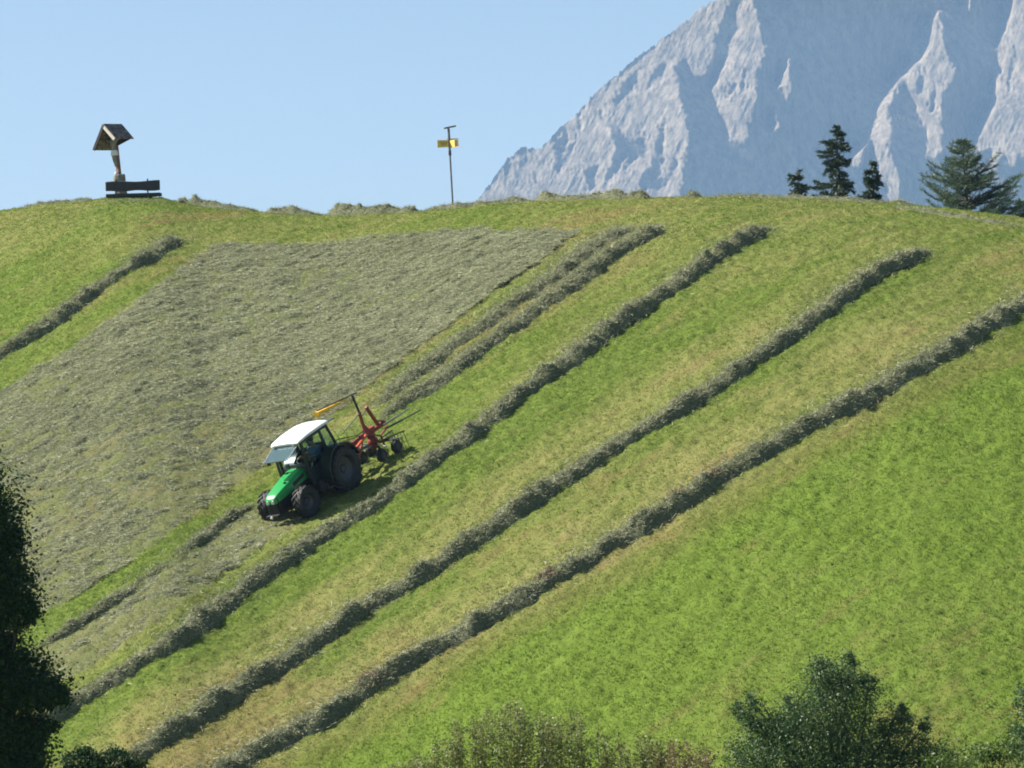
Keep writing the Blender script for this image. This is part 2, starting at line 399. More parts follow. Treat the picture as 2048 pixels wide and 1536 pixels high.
isdry = RNG.random(n) < zg['dry'] * .62; tint = np.where(isdry, RNG.uniform(.44, .86, n), tint)
isbr = RNG.random(n) < zg['brown'] * .5; tint = np.where(isbr, RNG.uniform(.88, 1.0, n), tint)
V, F = soup(GP, Dg, Sg, h, RNG.uniform(.02, .034, n), .1)
print('grass blades', n)
g_o = link('grass', np_mesh('grass', V, F, {'tint': np.repeat(np.clip(tint, 0, 1), 4)}), M_GRASS); tag(g_o, 'short mown meadow grass covering the slope', 'grass', kind='stuff')

# ---- hay
HAY_STOPS = [(0, (.11, .125, .06)), (.3, (.255, .265, .155)), (.6, (.38, .39, .235)), (.85, (.47, .48, .285)), (1, (.6, .58, .38))]
M_HAYROW = blades('raked_hay', [(p_, tuple(.93 * c_ for c_ in k_)) for p_, k_ in HAY_STOPS], .14, .6, .02)
M_HAY = blades('hay_stalks', HAY_STOPS, .22, .6, .02)
def mat_haybody():
    mt, t, out = new_mat('hay_bed'); L = t.links.new
    tc = N(t, 'TexCoord'); n1 = N(t, 'TexNoise', Scale=14.0, Detail=9.0, Roughness=.8); L(tc.outputs['Object'], n1.inputs['Vector'])
    rp = N(t, 'ValToRGB'); e = rp.color_ramp.elements; e[0].position = .35; e[0].color = (.075, .085, .046, 1); e[1].position = .7; e[1].color = (.27, .28, .165, 1); L(n1.outputs['Fac'], rp.inputs[0])
    p = N(t, 'BsdfPrincipled', Roughness=.95); p.inputs['Specular IOR Level'].default_value = .1; L(rp.outputs[0], p.inputs['Base Color'])
    b = N(t, 'Bump', Strength=1.0, Distance=.08); L(n1.outputs['Fac'], b.inputs['Height']); L(b.outputs[0], p.inputs['Normal'])
    L(p.outputs[0], out.inputs[0]); return mt
M_BED = mat_haybody()
def heap(name, P, width, height, seed, label, per_m=950, endl=1.6, gap=None, rusty=(), group='raked lines of hay on the meadow'):
    """a raked line of hay: lumpy bed plus loose stalks"""
    r = np.random.default_rng(seed); P = np.asarray(P, float)
    d = unit(np.gradient(P[:, :2], axis=0)); side = np.stack([d[:, 1], -d[:, 0]], -1); m_ = len(P); nc = 15
    s = np.arange(m_) * .12
    wv = width * (1 + .13 * (band(seed, 1.1, s, s * 0) - .5) * 2 + .24 * (band(seed + 1, .5, s, s * 0) - .5) * 2)
    hv = height * (1 + .30 * (band(seed + 2, .8, s, s * 0) - .5) * 2)
    if gap is not None: g = gap(s); wv = wv * (.35 + .65 * g); hv = hv * (.12 + .88 * g)
    e = np.clip(np.minimum(s, s[-1] - s) / endl, .02, 1) ** .7; wv = wv * (.35 + .65 * e); hv = hv * e
    wob = (band(seed + 3, 1.3, s, s * 0) - .5) * .16 * width
    tt = np.linspace(-1, 1, nc)
    prof = (1 - np.abs(tt) ** 2.2)
    X = P[:, None, 0] + side[:, None, 0] * (tt[None] * wv[:, None] / 2 + wob[:, None]); Y = P[:, None, 1] + side[:, None, 1] * (tt[None] * wv[:, None] / 2 + wob[:, None])
    lump = (nz(3, X * 38 + seed * 31, Y * 38) * .14 + (band(seed + 5, .36, X, Y) - .5) * .6)
    Zh = hv[:, None] * prof[None] * (1 + lump) - .03
    Z = hill_z(X, Y) + Zh
    V1 = np.stack([X, Y, Z], -1); F1 = grid_faces(m_, nc)
    # loose stalks on the bed
    ns = int(per_m * s[-1]); i = r.uniform(0, m_ - 1.001, ns); j = np.clip(r.normal(0, .43, ns), -1, 1) * .5 + .5; j = j * (nc - 1.001)
    i0 = i.astype(int); j0 = j.astype(int); fi = (i - i0)[:, None]; fj = (j - j0)[:, None]
    A = V1[i0, j0] * (1 - fi) * (1 - fj) + V1[i0 + 1, j0] * fi * (1 - fj) + V1[i0, j0 + 1] * (1 - fi) * fj + V1[i0 + 1, j0 + 1] * fi * fj
    stray = r.random(ns) < .30; A[stray, :2] += r.normal(0, .52 * width, (stray.sum(), 2)) - side[np.clip(i0[stray], 0, m_ - 1)] * .38 * width; A[stray, 2] = hill_z(A[stray, 0], A[stray, 1]) + .03
    D = rnd_dirs(ns, r); D[:, 2] = np.abs(D[:, 2]) * .8 - .14; D = unit(D)
    S = unit(np.cross(D, rnd_dirs(ns, r))); ln = r.uniform(.08, .30, ns); wd_ = r.uniform(.009, .021, ns)
    V2, F2 = soup(A - D * ln[:, None] * .4 + np.array([0, 0, .01]), D, S, ln, wd_, .5)
    tn = np.clip(r.normal(.47, .2, ns) + .12 * (band(seed + 7, .5, A[:, 0], A[:, 1]) - .5), 0, 1)
    o = link(name, np_mesh(name, V1.reshape(-1, 3), F1, None, True), M_BED); tag(o, label, 'hay windrow', group)
    link('loose_stalks', np_mesh('loose_stalks', V2, F2, {'tint': np.repeat(tn, 4)}), M_HAYROW, o)['kind'] = 'stuff'
    if rusty:
      for c in rusty:
        pick = (np.linalg.norm(A[:, :2] - c[:2], axis=1) < .38) & (r.random(ns) < .4)
        V3, F3 = soup(A[pick] + np.array([0, 0, .03]), D[pick], S[pick], ln[pick] * .8, wd_[pick] * 1.2, .5)
        if len(V3): link('withered_patch', np_mesh('withered_patch', V3, F3, {'tint': np.repeat(tn[pick], 4)}), M_RUST, o)['kind'] = 'stuff'
    return o
M_RUST = blades('withered_stalks', [(0, (.10, .07, .04)), (.5, (.24, .15, .085)), (1, (.38, .27, .17))], .2, .6, .03)
heap('hay_windrow', ROW3['far_left'], .82, .33, 101, 'short hay line high on the left, alone beyond the spread hay below the bench')
heap('hay_windrow', ROW3['twin_thin'], .98, .22, 102, 'thin upper hay line of the close pair running up from the red rake')
heap('hay_windrow', ROW3['twin_thick'], .98, .30, 103, 'thicker lower hay line of the close pair running up from the red rake')
heap('hay_windrow', ROW3['third'], .90, .37, 104, 'long hay line passing just beside the tractor, ending in a thick head near the crest')
heap('hay_windrow', ROW3['fourth'], .82, .35, 105, 'long hay line between two pale stubble strips, second from the bright green grass')
rust = ground_at([1085, 1345, 1420, 740], [1172, 1012, 968, 1384])
heap('hay_windrow', ROW3['fifth'], .88, .36, 106, 'longest hay line, with rusty brown patches, bordering the bright green grass', rusty=list(rust))
heap('hay_windrow', ROW3['broken'], .62, .27, 107, 'low broken hay line leading down from the tractor front wheels', gap=lambda s: .3 + .7 * sstep(.2, .45, band(55, 2.4, s, s * 0)))

def crest_line(pxs, back=.5):
    out = []
    for p in pxs:
        d = ray(p, np.interp(p, CREST[:, 0], CREST[:, 1])); q = d[0] / d[1]; y = crest_y(q) - back; out.append((q * y, y, hill_z(q * y, y)))
    return resample(np.array(out), .12)
CG = 'hay heaps along the crest of the hill'
for k, (a, b, w_, h_, lab) in enumerate([(40, 190, .9, .26, 'low hay heap on the skyline at far left, left of the bench'), (208, 330, .7, .10, 'clumped hay heap at the foot of the bench mound'), (355, 520, .9, .36, 'dark hay heap on the skyline just right of the bench'),
        (535, 650, .9, .36, 'rounded hay heap on the skyline between the bench heap and the long lumpy one'), (655, 838, .95, .46, 'long lumpy hay heap on the skyline left of the signpost'), (850, 1066, .7, .22, 'low hay line around the foot of the signpost'),
        (1068, 1300, .9, .30, 'broad flat hay heap on the skyline below the mountain foot'), (1366, 1408, .7, .26, 'small pointed hay tuft on the skyline below the shaded mountain face'), (1425, 1830, .8, .14, 'thin hay line on the skyline in front of the spruces')]):
    heap('hay_heap', crest_line(np.linspace(a, b, 12), 4.2 if k == 1 else .3), w_, h_ * 1.0, 200 + k, lab, per_m=420, endl=.5, group=CG, gap=(None if k in (1, 7) else (lambda s, k=k: .72 + .28 * sstep(.2, .7, band(60 + k, 1.3, s, s * 0)))))
l2 = heap('hay_heap', resample(np.array([(*p[:2], p[2]) for p in ground_at(np.linspace(1790, 2080, 12), np.linspace(414, 462, 12))]), .12), .6, .14, 231, 'thin hay line sliding down the crest edge below the larch at right', per_m=200, group=CG)
for (cx, cy, w_, h_, lab) in ((897, 551, .5, .28, 'small dark hay clump lying on the spread hay'), (795, 905, .7, .15, 'small scattered hay clump just behind the red rake')):
    p = ground_at([cx - 12, cx + 12], [cy + 4, cy - 2]); heap('hay_clump', resample(p, .06), w_, h_, int(cx), lab, per_m=500, group='loose hay clumps')

# spread hay: a thin lumpy sheet with green gaps, plus stalks
step = .11
bx = np.arange(min(HAY_G[:, 0].min(), BAND_G[:, 0].min()), max(HAY_G[:, 0].max(), BAND_G[:, 0].max()), step); by = np.arange(min(HAY_G[:, 1].min(), BAND_G[:, 1].min()), HAY_G[:, 1].max(), step)
sx, sy = np.meshgrid(bx, by)
def spread_h(x, y):
    u, v = row_uv(x, y)
    return .025 + .027 * nz(3, u * 9 + 7, v * 20) + .02 * nz(1, u * 8, v * 22) + .07 * (band(77, .36, u * .45, v) - .4) + .12 * np.clip(band(9, .55, x * .7 + y * .2, y * .8) - .55, 0, 1) * 2
edge = .5 * (band(31, .6, sx, sy) - .5) + .5 * (band(32, .25, sx, sy) - .5)
ins = inside(HAY_G, sx + edge, sy + edge) | inside(BAND_G, sx + edge, sy + edge)
bl = ins.astype(float)
for _ in range(5): bl = (bl + np.roll(bl, 1, 0) + np.roll(bl, -1, 0) + np.roll(bl, 1, 1) + np.roll(bl, -1, 1)) / 5
sz = hill_z(sx, sy) + (spread_h(sx, sy) + .05) * sstep(.45, 1, bl) - .05
idx = -np.ones(ins.size, int); fl = grid_faces(len(by), len(bx)); fk = ins.ravel()[fl].all(1); fl = fl[fk]; used = np.unique(fl); idx[used] = np.arange(len(used))
hay_o = link('spread_hay', np_mesh('spread_hay', np.stack([sx, sy, sz], -1).reshape(-1, 3)[used], idx[fl], None, True), M_BED)
tag(hay_o, 'grey green mown hay spread flat over the slope', 'hay', kind='stuff')
ns = 1500000
x = RNG.uniform(bx[0], bx[-1], ns); y = RNG.uniform(by[0], by[-1], ns); e_ = .6 * (band(31, .6, x, y) - .5) + .6 * (band(32, .25, x, y) - .5)
k = inside(HAY_G, x + e_, y + e_) | inside(BAND_G, x + e_, y + e_); x, y = x[k], y[k]
q = project(np.stack([x, y, hill_z(x, y)], -1)); k = (q[:, 0] > -180) & (q[:, 0] < 2230); x, y = x[k], y[k]
sh_ = spread_h(x, y); k = RNG.random(len(x)) < np.clip(.35 + sh_ * 9, .12, 1); x, y, sh_ = x[k], y[k], sh_[k]
ns = len(x); print('hay stalks', ns)
A = np.stack([x, y, hill_z(x, y) + np.maximum(sh_, .02) + .01], -1)
D = rnd_dirs(ns); D[:, 2] = D[:, 2] * .28 + .05; D[:, :2] += RD * RNG.normal(0, .55, ns)[:, None]; D = unit(D)
nn = normal_at(x, y).T; D = unit(D - nn * np.sum(D * nn, 1)[:, None] * .6)
S = unit(np.cross(D, rnd_dirs(ns))); ln = RNG.uniform(.06, .19, ns); wd_ = RNG.uniform(.008, .017, ns)
V, F = soup(A, D, S, ln, wd_, .5)
tn = np.clip(RNG.normal(.5, .16, ns) + .08 * nz(4, x * 12, y * 12), 0, 1); lng = RNG.random(ns) < .012; tn[lng] = 1
st = link('loose_stalks', np_mesh('loose_stalks', V, F, {'tint': np.repeat(tn, 4)}), M_HAY, hay_o); st['kind'] = 'stuff'
# ================================================================== the mountain
MD = 6000.0; MPX = MD / FPX
def z_of(px, py, y=MD):
    d = ray(px, py); return d[..., 0] / d[..., 1] * y, d[..., 2] / d[..., 1] * y
def cx(X, Y): return (940 + X / 1.8484, Y / 1.8484)
LIT = [
 [(10, 770), (60, 690), (110, 640), (165, 575), (205, 542), (255, 548), (330, 470), (450, 345), (560, 262), (660, 175), (810, 75), (930, -10), (990, -60), (945, 60), (905, 130), (880, 232), (850, 283), (828, 270), (790, 215),
  (745, 235), (765, 320), (792, 410), (805, 520), (785, 620), (770, 780)],
 [(985, -60), (1010, 20), (985, 60), (1000, 110), (965, 150), (945, 195), (915, 270), (888, 342), (915, 400), (940, 440), (955, 490), (1005, 522), (1028, 480), (1030, 420), (1050, 370), (1065, 260), (1088, 180), (1070, 60), (1060, -60)],
 [(1172, 222), (1188, 268), (1172, 362), (1158, 340), (1143, 322), (1155, 270)],
 [(1130, 400), (1140, 440), (1130, 472), (1122, 450)],
 [(1722, 55), (1745, 95), (1750, 190), (1785, 262), (1780, 300), (1750, 345), (1748, 420), (1735, 500), (1740, 540), (1700, 575), (1668, 572), (1680, 520), (1668, 460), (1645, 400), (1625, 340), (1598, 310), (1575, 350),
  (1545, 400), (1542, 470), (1545, 560), (1580, 640), (1588, 690), (1560, 735), (1535, 690), (1500, 640), (1490, 560), (1475, 500), (1450, 540), (1432, 612), (1405, 600), (1398, 570), (1440, 520), (1480, 470), (1500, 410),
  (1540, 340), (1570, 280), (1630, 220), (1680, 160), (1700, 90)],
 [(2005, -60), (1990, 80), (1960, 140), (1938, 190), (1945, 250), (1930, 330), (1940, 375), (1895, 430), (1885, 490), (1830, 545), (1870, 560), (1930, 540), (1905, 600), (1930, 640), (1960, 560), (2000, 610), (2020, 560), (2060, 600), (2140, 500), (2160, -60)],
 [(1820, -60), (1832, 30), (1846, 60), (1840, 20), (1838, -60)],
]
DARK = [[(505, 470), (560, 500), (590, 520), (560, 600), (510, 660), (480, 680), (520, 600), (530, 540)], [(300, 520), (345, 470), (345, 560), (320, 620), (308, 580)], [(130, 610), (165, 590), (158, 640), (125, 670)],
        [(640, 640), (720, 560), (700, 640), (680, 720), (630, 720)], [(585, 525), (640, 500), (650, 540), (600, 600), (560, 640)], [(680, 250), (720, 235), (690, 290), (650, 330)], [(190, 580), (215, 560), (200, 620), (180, 650)], [(430, 620), (470, 600), (450, 690), (425, 690)], [(395, 420), (412, 400), (372, 520), (352, 590), (340, 600)], [(700, 470), (722, 440), (700, 560), (660, 640)], [(770, 590), (740, 610), (700, 680), (690, 715), (705, 715), (745, 640)],
        [(560, 300), (640, 240), (600, 330), (520, 400)], [(250, 600), (262, 580), (232, 690), (215, 720)], [(480, 400), (500, 380), (470, 450)], [(1010, 250), (1025, 240), (1000, 330), (990, 330)], [(965, 300), (985, 290), (975, 340), (940, 350)], [(1640, 300), (1690, 250), (1670, 330), (1640, 345)], [(1700, 330), (1720, 300), (1715, 400), (1690, 430)], [(1985, 200), (2010, 180), (1990, 330), (1975, 330)]]
NX, NY, ST = 720, 520, 2.0                                # raster over the mountain's face, 2 picture points a cell
X0_, Y0_ = 925.0, -500.0
rx = X0_ + np.arange(NX) * ST; ry = Y0_ + np.arange(NY) * ST
RX, RY = np.meshgrid(rx, ry)
wx = RX + 4 * nz(2, RX * .9, RY * .9) + 2.2 * nz(3, RX * 1.3, RY * .8); wy = RY + 6 * nz(2, RX * .9 + 200, RY * .9)
mask = np.zeros(RX.shape)
for pl in LIT: mask[inside([cx(*p) for p in pl], wx, wy)] = 1
for pl in DARK: mask[inside([cx(*p) for p in pl], wx, wy)] = 0
mask[RY < -30] = (inside([cx(900, -60), cx(985, -60), cx(1500, -700), cx(1300, -900)], wx, wy)[RY < -30])
# slopes asked for: some slabs turn to the sun at left, the rest turns away; one surface is found that has them
M2, RX2, RY2 = mask[::2, ::2] > .5, RX[::2, ::2], RY[::2, ::2]; ny2, nx2 = M2.shape
kx = 2 * np.pi * np.fft.fftfreq(2 * nx2)[None, :]; ky = 2 * np.pi * np.fft.fftfreq(2 * ny2)[:, None]; den = kx ** 2 + ky ** 2; den[0, 0] = 1
def surface(gx_, gz_):
    gy_ = -gz_
    g = np.concatenate([gx_, -gx_[:, ::-1]], 1); g = np.concatenate([g, g[::-1]], 0); hh = np.concatenate([gy_, gy_[:, ::-1]], 1); hh = np.concatenate([hh, -hh[::-1]], 0)
    Fh = (-1j * kx * np.fft.fft2(g) - 1j * ky * np.fft.fft2(hh)) / den; Fh[0, 0] = 0
    return np.real(np.fft.ifft2(Fh))[:ny2, :nx2]
SIL = np.array([(925, 445), (945, 415), (975, 370), (1000, 340), (1015, 318), (1028, 311), (1036, 300), (1048, 294), (1062, 299), (1080, 296), (1095, 285), (1120, 255), (1150, 232), (1180, 198), (1215, 165), (1250, 135), (1290, 102), (1320, 80), (1350, 60), (1378, 40),
                (1400, 18), (1440, -4), (1500, -40), (1600, -120), (1720, -230), (1850, -330), (1950, -300), (2100, -220), (2250, -120), (2360, -60)], float)
rock = RY2 > np.interp(RX2[0], SIL[:, 0], SIL[:, 1])[None]
def sun_on(F):
    Fx = np.gradient(F, axis=1); Fz = -np.gradient(F, axis=0); d = (SUN[0] * Fx - SUN[1] + SUN[2] * Fz) / np.sqrt(1 + Fx ** 2 + Fz ** 2); sh = np.zeros(F.shape, bool)
    for t in np.r_[np.arange(1.5, 20, 1.5), np.arange(20, 250, 4)]:
        a = np.round(np.arange(nx2) + SUN[0] * t).astype(int); b = np.round(np.arange(ny2) - SUN[2] * t).astype(int); na = (a >= 0).argmax(); nb = (b >= 0).argmax()
        sh[nb:, na:] |= rock[b[nb:]][:, a[na:]] & (F[b[nb:]][:, a[na:]] < F[nb:, na:] + SUN[1] * t - .2)
    return d, sh
gx_ = np.where(M2, -.34, -.03); gz_ = np.where(M2, .34, .27)
for _ in range(41):
    F2 = surface(gx_, gz_); d, sh = sun_on(F2)
    e = np.where(M2, np.clip(.42 - np.clip(d, 0, 1) * ~sh, 0, .3) * 1.5, -np.where(sh, 0, np.clip(d + .03, 0, .3)) * .6); gx_ = gx_ - e; gz_ = gz_ + e * .5
iy = np.clip(np.arange(NY) / 2, 0, ny2 - 1.001); ix = np.clip(np.arange(NX) / 2, 0, nx2 - 1.001); y0 = iy.astype(int); x0 = ix.astype(int); fy = (iy - y0)[:, None]; fx = (ix - x0)[None]
REL = (F2[y0][:, x0] * (1 - fy) * (1 - fx) + F2[y0][:, x0 + 1] * (1 - fy) * fx + F2[y0 + 1][:, x0] * fy * (1 - fx) + F2[y0 + 1][:, x0 + 1] * fy * fx) * ST * 2 * MPX      # metres, larger is farther
AC, AL = RX * .90 + RY * .43, -RX * .43 + RY * .90
rough = nz(1, AC * 1.7, AL * .35) * .30 + nz(3, AC * 1.5, AL * .22) * .28 + np.abs(nz(2, AC * 1.9, AL * .30 + 77)) * 1.0 + nz(4, AC * .5, AL * .14) * 1.2 + np.abs(nz(3, AC * .30 + 50, AL * .10)) * 1.0
for _ in range(2): REL = (REL * 2 + np.roll(REL, 1, 0) + np.roll(REL, -1, 0) + np.roll(REL, 1, 1) + np.roll(REL, -1, 1)) / 6
soft = mask.copy()
for _ in range(3): soft = (soft + np.roll(soft, 1, 0) + np.roll(soft, -1, 0) + np.roll(soft, 1, 1) + np.roll(soft, -1, 1)) / 5
REL = REL + rough * (.01 + .65 * soft)
sil = np.interp(rx, SIL[:, 0], SIL[:, 1]) + 1.8 * nz(1, rx * 3.1, rx * 0 + 3) + 1.2 * nz(3, rx * 2, rx * 0 + 9)
nr_ = 430
tt = np.linspace(0, 1, nr_)
PYm = sil[None] * (1 - tt[:, None]) + 530.0 * tt[:, None]; PXm = np.broadcast_to(rx[None], PYm.shape)
fi = np.clip((PYm - Y0_) / ST, 0, NY - 1.001); i0 = fi.astype(int); ff = fi - i0; jj = np.arange(NX)[None]
relm = REL[i0, jj] * (1 - ff) + REL[i0 + 1, jj] * ff
my_ = MD + relm - relm.mean() + 200
mx_, mz_ = z_of(PXm.ravel(), PYm.ravel(), my_.ravel()); mx_ = mx_.reshape(PXm.shape); mz_ = mz_.reshape(PXm.shape)
front = np.stack([mx_, my_, mz_], -1)
back = [front[0] + np.array([40.0 * k_, 260.0 * k_, -150.0 * k_ ** 1.1]) for k_ in range(1, 9)]
allm = np.concatenate([np.stack(back[::-1]), front, (front[-1] + np.array([0, -60, -260.]))[None]], 0)
allm[..., 2] = np.maximum(allm[..., 2], -29)
def mat_rock():
    mt, t, out = new_mat('limestone'); L = t.links.new
    tc = N(t, 'TexCoord'); mp = N(t, 'Mapping'); mp.inputs['Scale'].default_value = (.09, .09, .035); L(tc.outputs['Object'], mp.inputs[0])
    n1 = N(t, 'TexNoise', Scale=1.0, Detail=10.0, Roughness=.7); L(mp.outputs[0], n1.inputs['Vector'])
    rp = N(t, 'ValToRGB'); e = rp.color_ramp.elements; e[0].position = .35; e[0].color = (.10, .08, .058, 1); e[1].position = .66; e[1].color = (.34, .275, .20, 1); L(n1.outputs['Fac'], rp.inputs[0])
    p = N(t, 'BsdfPrincipled', Roughness=.95); p.inputs['Specular IOR Level'].default_value = .1; L(rp.outputs[0], p.inputs['Base Color'])
    b = N(t, 'Bump', Strength=.6, Distance=6.0); L(n1.outputs['Fac'], b.inputs['Height']); L(b.outputs[0], p.inputs['Normal'])
    L(p.outputs[0], out.inputs[0]); return mt
mo = link('mountain', np_mesh('mountain', allm.reshape(-1, 3), grid_faces(allm.shape[0], allm.shape[1]), None, True), mat_rock()); tag(mo, kind='structure')

# ================================================================== haze: one box of even, thin air round camera and scene
hz = MB(); hz.box((0, 3900, 330), (7600, 9000, 722))
hm, t, out = new_mat('thin_air'); pv = N(t, 'VolumePrincipled', Density=7.2e-5, Anisotropy=0.0); pv.inputs['Color'].default_value = (.39, .62, 1.0, 1)
t.links.new(pv.outputs[0], out.inputs['Volume'])
tag(hz.build('haze', hm), kind='stuff')
# ================================================================== trees and shrubs
M_BARK = simple('bark', (.10, .08, .06), .95, var=.4, scale=14, bump=.6)
M_TWIG = simple('twigs', (.08, .075, .035), .95, var=.3)
M_NEEDLE = blades('spruce_needles', [(0, (.014, .032, .016)), (.5, (.034, .066, .032)), (1, (.075, .12, .05))], .15, .5, .04)
M_LARCH = blades('larch_needles', [(0, (.03, .06, .034)), (.5, (.066, .115, .058)), (1, (.13, .19, .09))], .25, .5, .04)
M_DARKLEAF = blades('dark_leaves', [(0, (.01, .026, .01)), (.5, (.024, .055, .018)), (1, (.055, .11, .028))], .25, .5, .015)
M_GLOSSLEAF = blades('glossy_leaves', [(0, (.028, .062, .022)), (.5, (.06, .115, .038)), (1, (.12, .18, .065))], .25, .5, .022)
M_SHRUBLEAF = blades('shrub_leaves', [(0, (.08, .11, .025)), (.5, (.17, .21, .05)), (.8, (.25, .26, .09)), (1, (.26, .17, .08))], .5, .5, .03)
M_REDLEAF = blades('reddish_leaves', [(0, (.09, .10, .03)), (.5, (.19, .15, .06)), (1, (.28, .18, .09))], .5, .5, .03)
M_BRIGHTLEAF = blades('bright_leaves', [(0, (.04, .08, .015)), (.5, (.09, .15, .025)), (1, (.16, .22, .05))], .35, .5, .025)
def leaves_at(C, size, asp, r, up=.25, tips=.15):
    """leaf blades: pointed quads about each centre, random tilt"""
    n = len(C); D = rnd_dirs(n, r); D[:, 2] = D[:, 2] * .8 - .1; D = unit(D); nrm = rnd_dirs(n, r); nrm[:, 2] += up; S = unit(np.cross(D, nrm))
    L_ = size * r.uniform(.65, 1.35, n); Wd = L_ * asp
    a = C - D * L_[:, None] * .5; m_ = C; b = C + D * L_[:, None] * .5
    V = np.stack([a, m_ + S * Wd[:, None] * .5, b, m_ - S * Wd[:, None] * .5], 1).reshape(-1, 3)
    return V, np.arange(4 * n).reshape(-1, 4)
def crown_points(lobes, r, cluster=26, tight=.17):
    """leaf centres: twigs gathered in clumps inside lumpy lobes"""
    out = []
    for (c, rad_, n) in lobes:
        c = np.array(c, float); rad_ = np.array(rad_, float); k = max(4, n // cluster)
        d = rnd_dirs(k, r); rr = r.uniform(.30, 1.0, k) ** .6
        cc = c + d * rad_ * rr[:, None] * (1 + .10 * r.standard_normal((k, 1)))
        s = tight * rad_.mean() * r.uniform(.6, 1.5, k)
        idx = r.integers(0, k, n); out.append(cc[idx] + r.standard_normal((n, 3)) * s[idx][:, None] * np.array([1, 1, .75]))
    return np.concatenate(out)
def broadleaf(name, label, base, lobes, mat, size, asp, seed, trunk_r=.16, cat='tree', group=None, fork=.35, shoots=None, cluster=26, tight=.17):
    r = np.random.default_rng(seed); base = np.array(base, float)
    root = empty(name, label, cat, group); root.location = base
    C = crown_points(lobes, r, cluster, tight) - base
    tops = [np.array(l[0], float) - base for l in lobes]
    tk = MB(); H = max(p[2] for p in tops); mid = np.mean(tops, 0); f = np.array([mid[0] * .5, mid[1] * .5, H * fork])
    tk.tube([(0, 0, -.4), f * np.array([.3, .3, .5]), f, f * .4 + np.array([mid[0], mid[1], H * .8]) * .6], [trunk_r * 1.25, trunk_r, trunk_r * .75, trunk_r * .3], 9)
    for p in tops:
        q = f + (p - f) * .5 + r.normal(0, .12, 3); tk.tube([f * r.uniform(.75, 1.0), q, p], [trunk_r * .42, trunk_r * .25, trunk_r * .07], 6)
        for _ in range(5):
            e = p + rnd_dirs(1, r)[0] * .5 * r.uniform(.4, 1.1); tk.tube([q + (p - q) * r.uniform(.2, .9), e], [trunk_r * .1, trunk_r * .03], 4)
    tk.build('trunk', M_BARK, root, smooth=True)
    tint = np.clip(.45 + .2 * r.standard_normal(len(C)), 0, 1)
    V, F = leaves_at(C, size, asp, r); link('crown', np_mesh('crown', V, F, {'tint': np.repeat(tint, 4)}), mat, root); return root
def at(px, py, y):
    d = ray(px, py); return d / d[1] * y
def lobes_px(lst, y, dens):
    """lobes given where they stand: picture centre, half sizes in metres at that distance, depth"""
    out = []; s = y / FPX
    for (px, py, rx_, rz_, dy) in lst:
        p = at(px, py, y + dy); rm = (rx_ * s, (rx_ + rz_) * .5 * s, rz_ * s); out.append((p, rm, int(dens * (rm[0] * rm[2] * rm[1]) ** .667) + 150))
    return out
gz0 = lambda x, y: float(hill_z(np.array([x]), np.array([y]))[0])
def ground_below(px, y):
    p = at(px, 1400, y); return (p[0], y, gz0(p[0], y))
# dark tree at the left edge
broadleaf('broadleaf_tree', 'tall dark broadleaf tree cut by the left edge of the view', ground_below(-150, 72), lobes_px([(-120, 1010, 140, 110, 0), (-70, 1080, 112, 100, .2), (-30, 1190, 100, 92, 0), (-120, 1180, 160, 150, .5), (-10, 1350, 110, 62, 0), (55, 1385, 88, 36, -.2), (15, 1080, 30, 28, 0), (45, 1225, 34, 26, 0), (100, 1395, 44, 22, -.1), (70, 1455, 46, 22, 0),
    (-40, 1480, 135, 80, .2), (-150, 1400, 180, 160, .5), (20, 1500, 78, 60, 0), (-20, 1290, 62, 30, .2), (-60, 1620, 180, 110, 0), (-220, 1250, 150, 260, .6)], 72, 15000), M_DARKLEAF, .075, .62, 5, .2)
broadleaf('dark_bush', 'low dark bush at the bottom edge beside the dark left tree', ground_below(200, 80), lobes_px([(160, 1525, 38, 30, 0), (228, 1522, 50, 26, 0), (275, 1545, 34, 24, 0), (200, 1585, 95, 60, 0), (190, 1680, 110, 90, 0)], 80, 12000), M_DARKLEAF, .07, .6, 6, .07, 'bush')
# glossy tree at the bottom right
broadleaf('glossy_leaved_tree', 'dark glossy small-leaved tree with a tall crown at the bottom right', ground_below(1680, 88), lobes_px([(1668, 1350, 52, 38, 0), (1690, 1405, 74, 58, 0), (1625, 1440, 70, 54, -.2), (1550, 1462, 52, 40, -.2), (1502, 1432, 18, 32, -.2), (1500, 1515, 50, 40, 0), (1478, 1425, 10, 20, 0), (1505, 1402, 8, 22, 0), (1805, 1425, 9, 22, 0), (1850, 1448, 10, 18, 0), (1700, 1318, 10, 18, 0), (1640, 1330, 12, 16, 0), (1738, 1362, 16, 14, 0), (1580, 1405, 12, 14, 0), (1600, 1500, 100, 60, -.3),
    (1720, 1495, 80, 62, .2), (1790, 1452, 36, 28, 0), (1815, 1505, 54, 40, 0), (1870, 1525, 45, 32, 0), (1680, 1600, 190, 90, 0), (1690, 1700, 200, 110, 0)], 88, 8500), M_GLOSSLEAF, .078, .38, 7, .13, tight=.30, cluster=34)
broadleaf('bright_bush', 'bright green bush in the bottom right corner beside the glossy tree', ground_below(1985, 86), lobes_px([(1955, 1512, 46, 30, 0), (2010, 1500, 44, 30, 0), (2045, 1480, 30, 40, 0), (1895, 1530, 44, 24, .2), (1990, 1600, 120, 60, 0), (2000, 1690, 120, 90, 0)], 86, 4200), M_BRIGHTLEAF, .085, .45, 8, .06, 'bush', tight=.25)
broadleaf('glossy_sapling', 'slender glossy sapling cut by the right edge of the view', ground_below(2085, 84), lobes_px([(2044, 1395, 20, 26, 0), (2052, 1445, 28, 40, 0), (2080, 1500, 45, 60, 0), (2095, 1600, 60, 90, 0)], 84, 2600), M_GLOSSLEAF, .08, .4, 9, .05, 'tree', tight=.25)

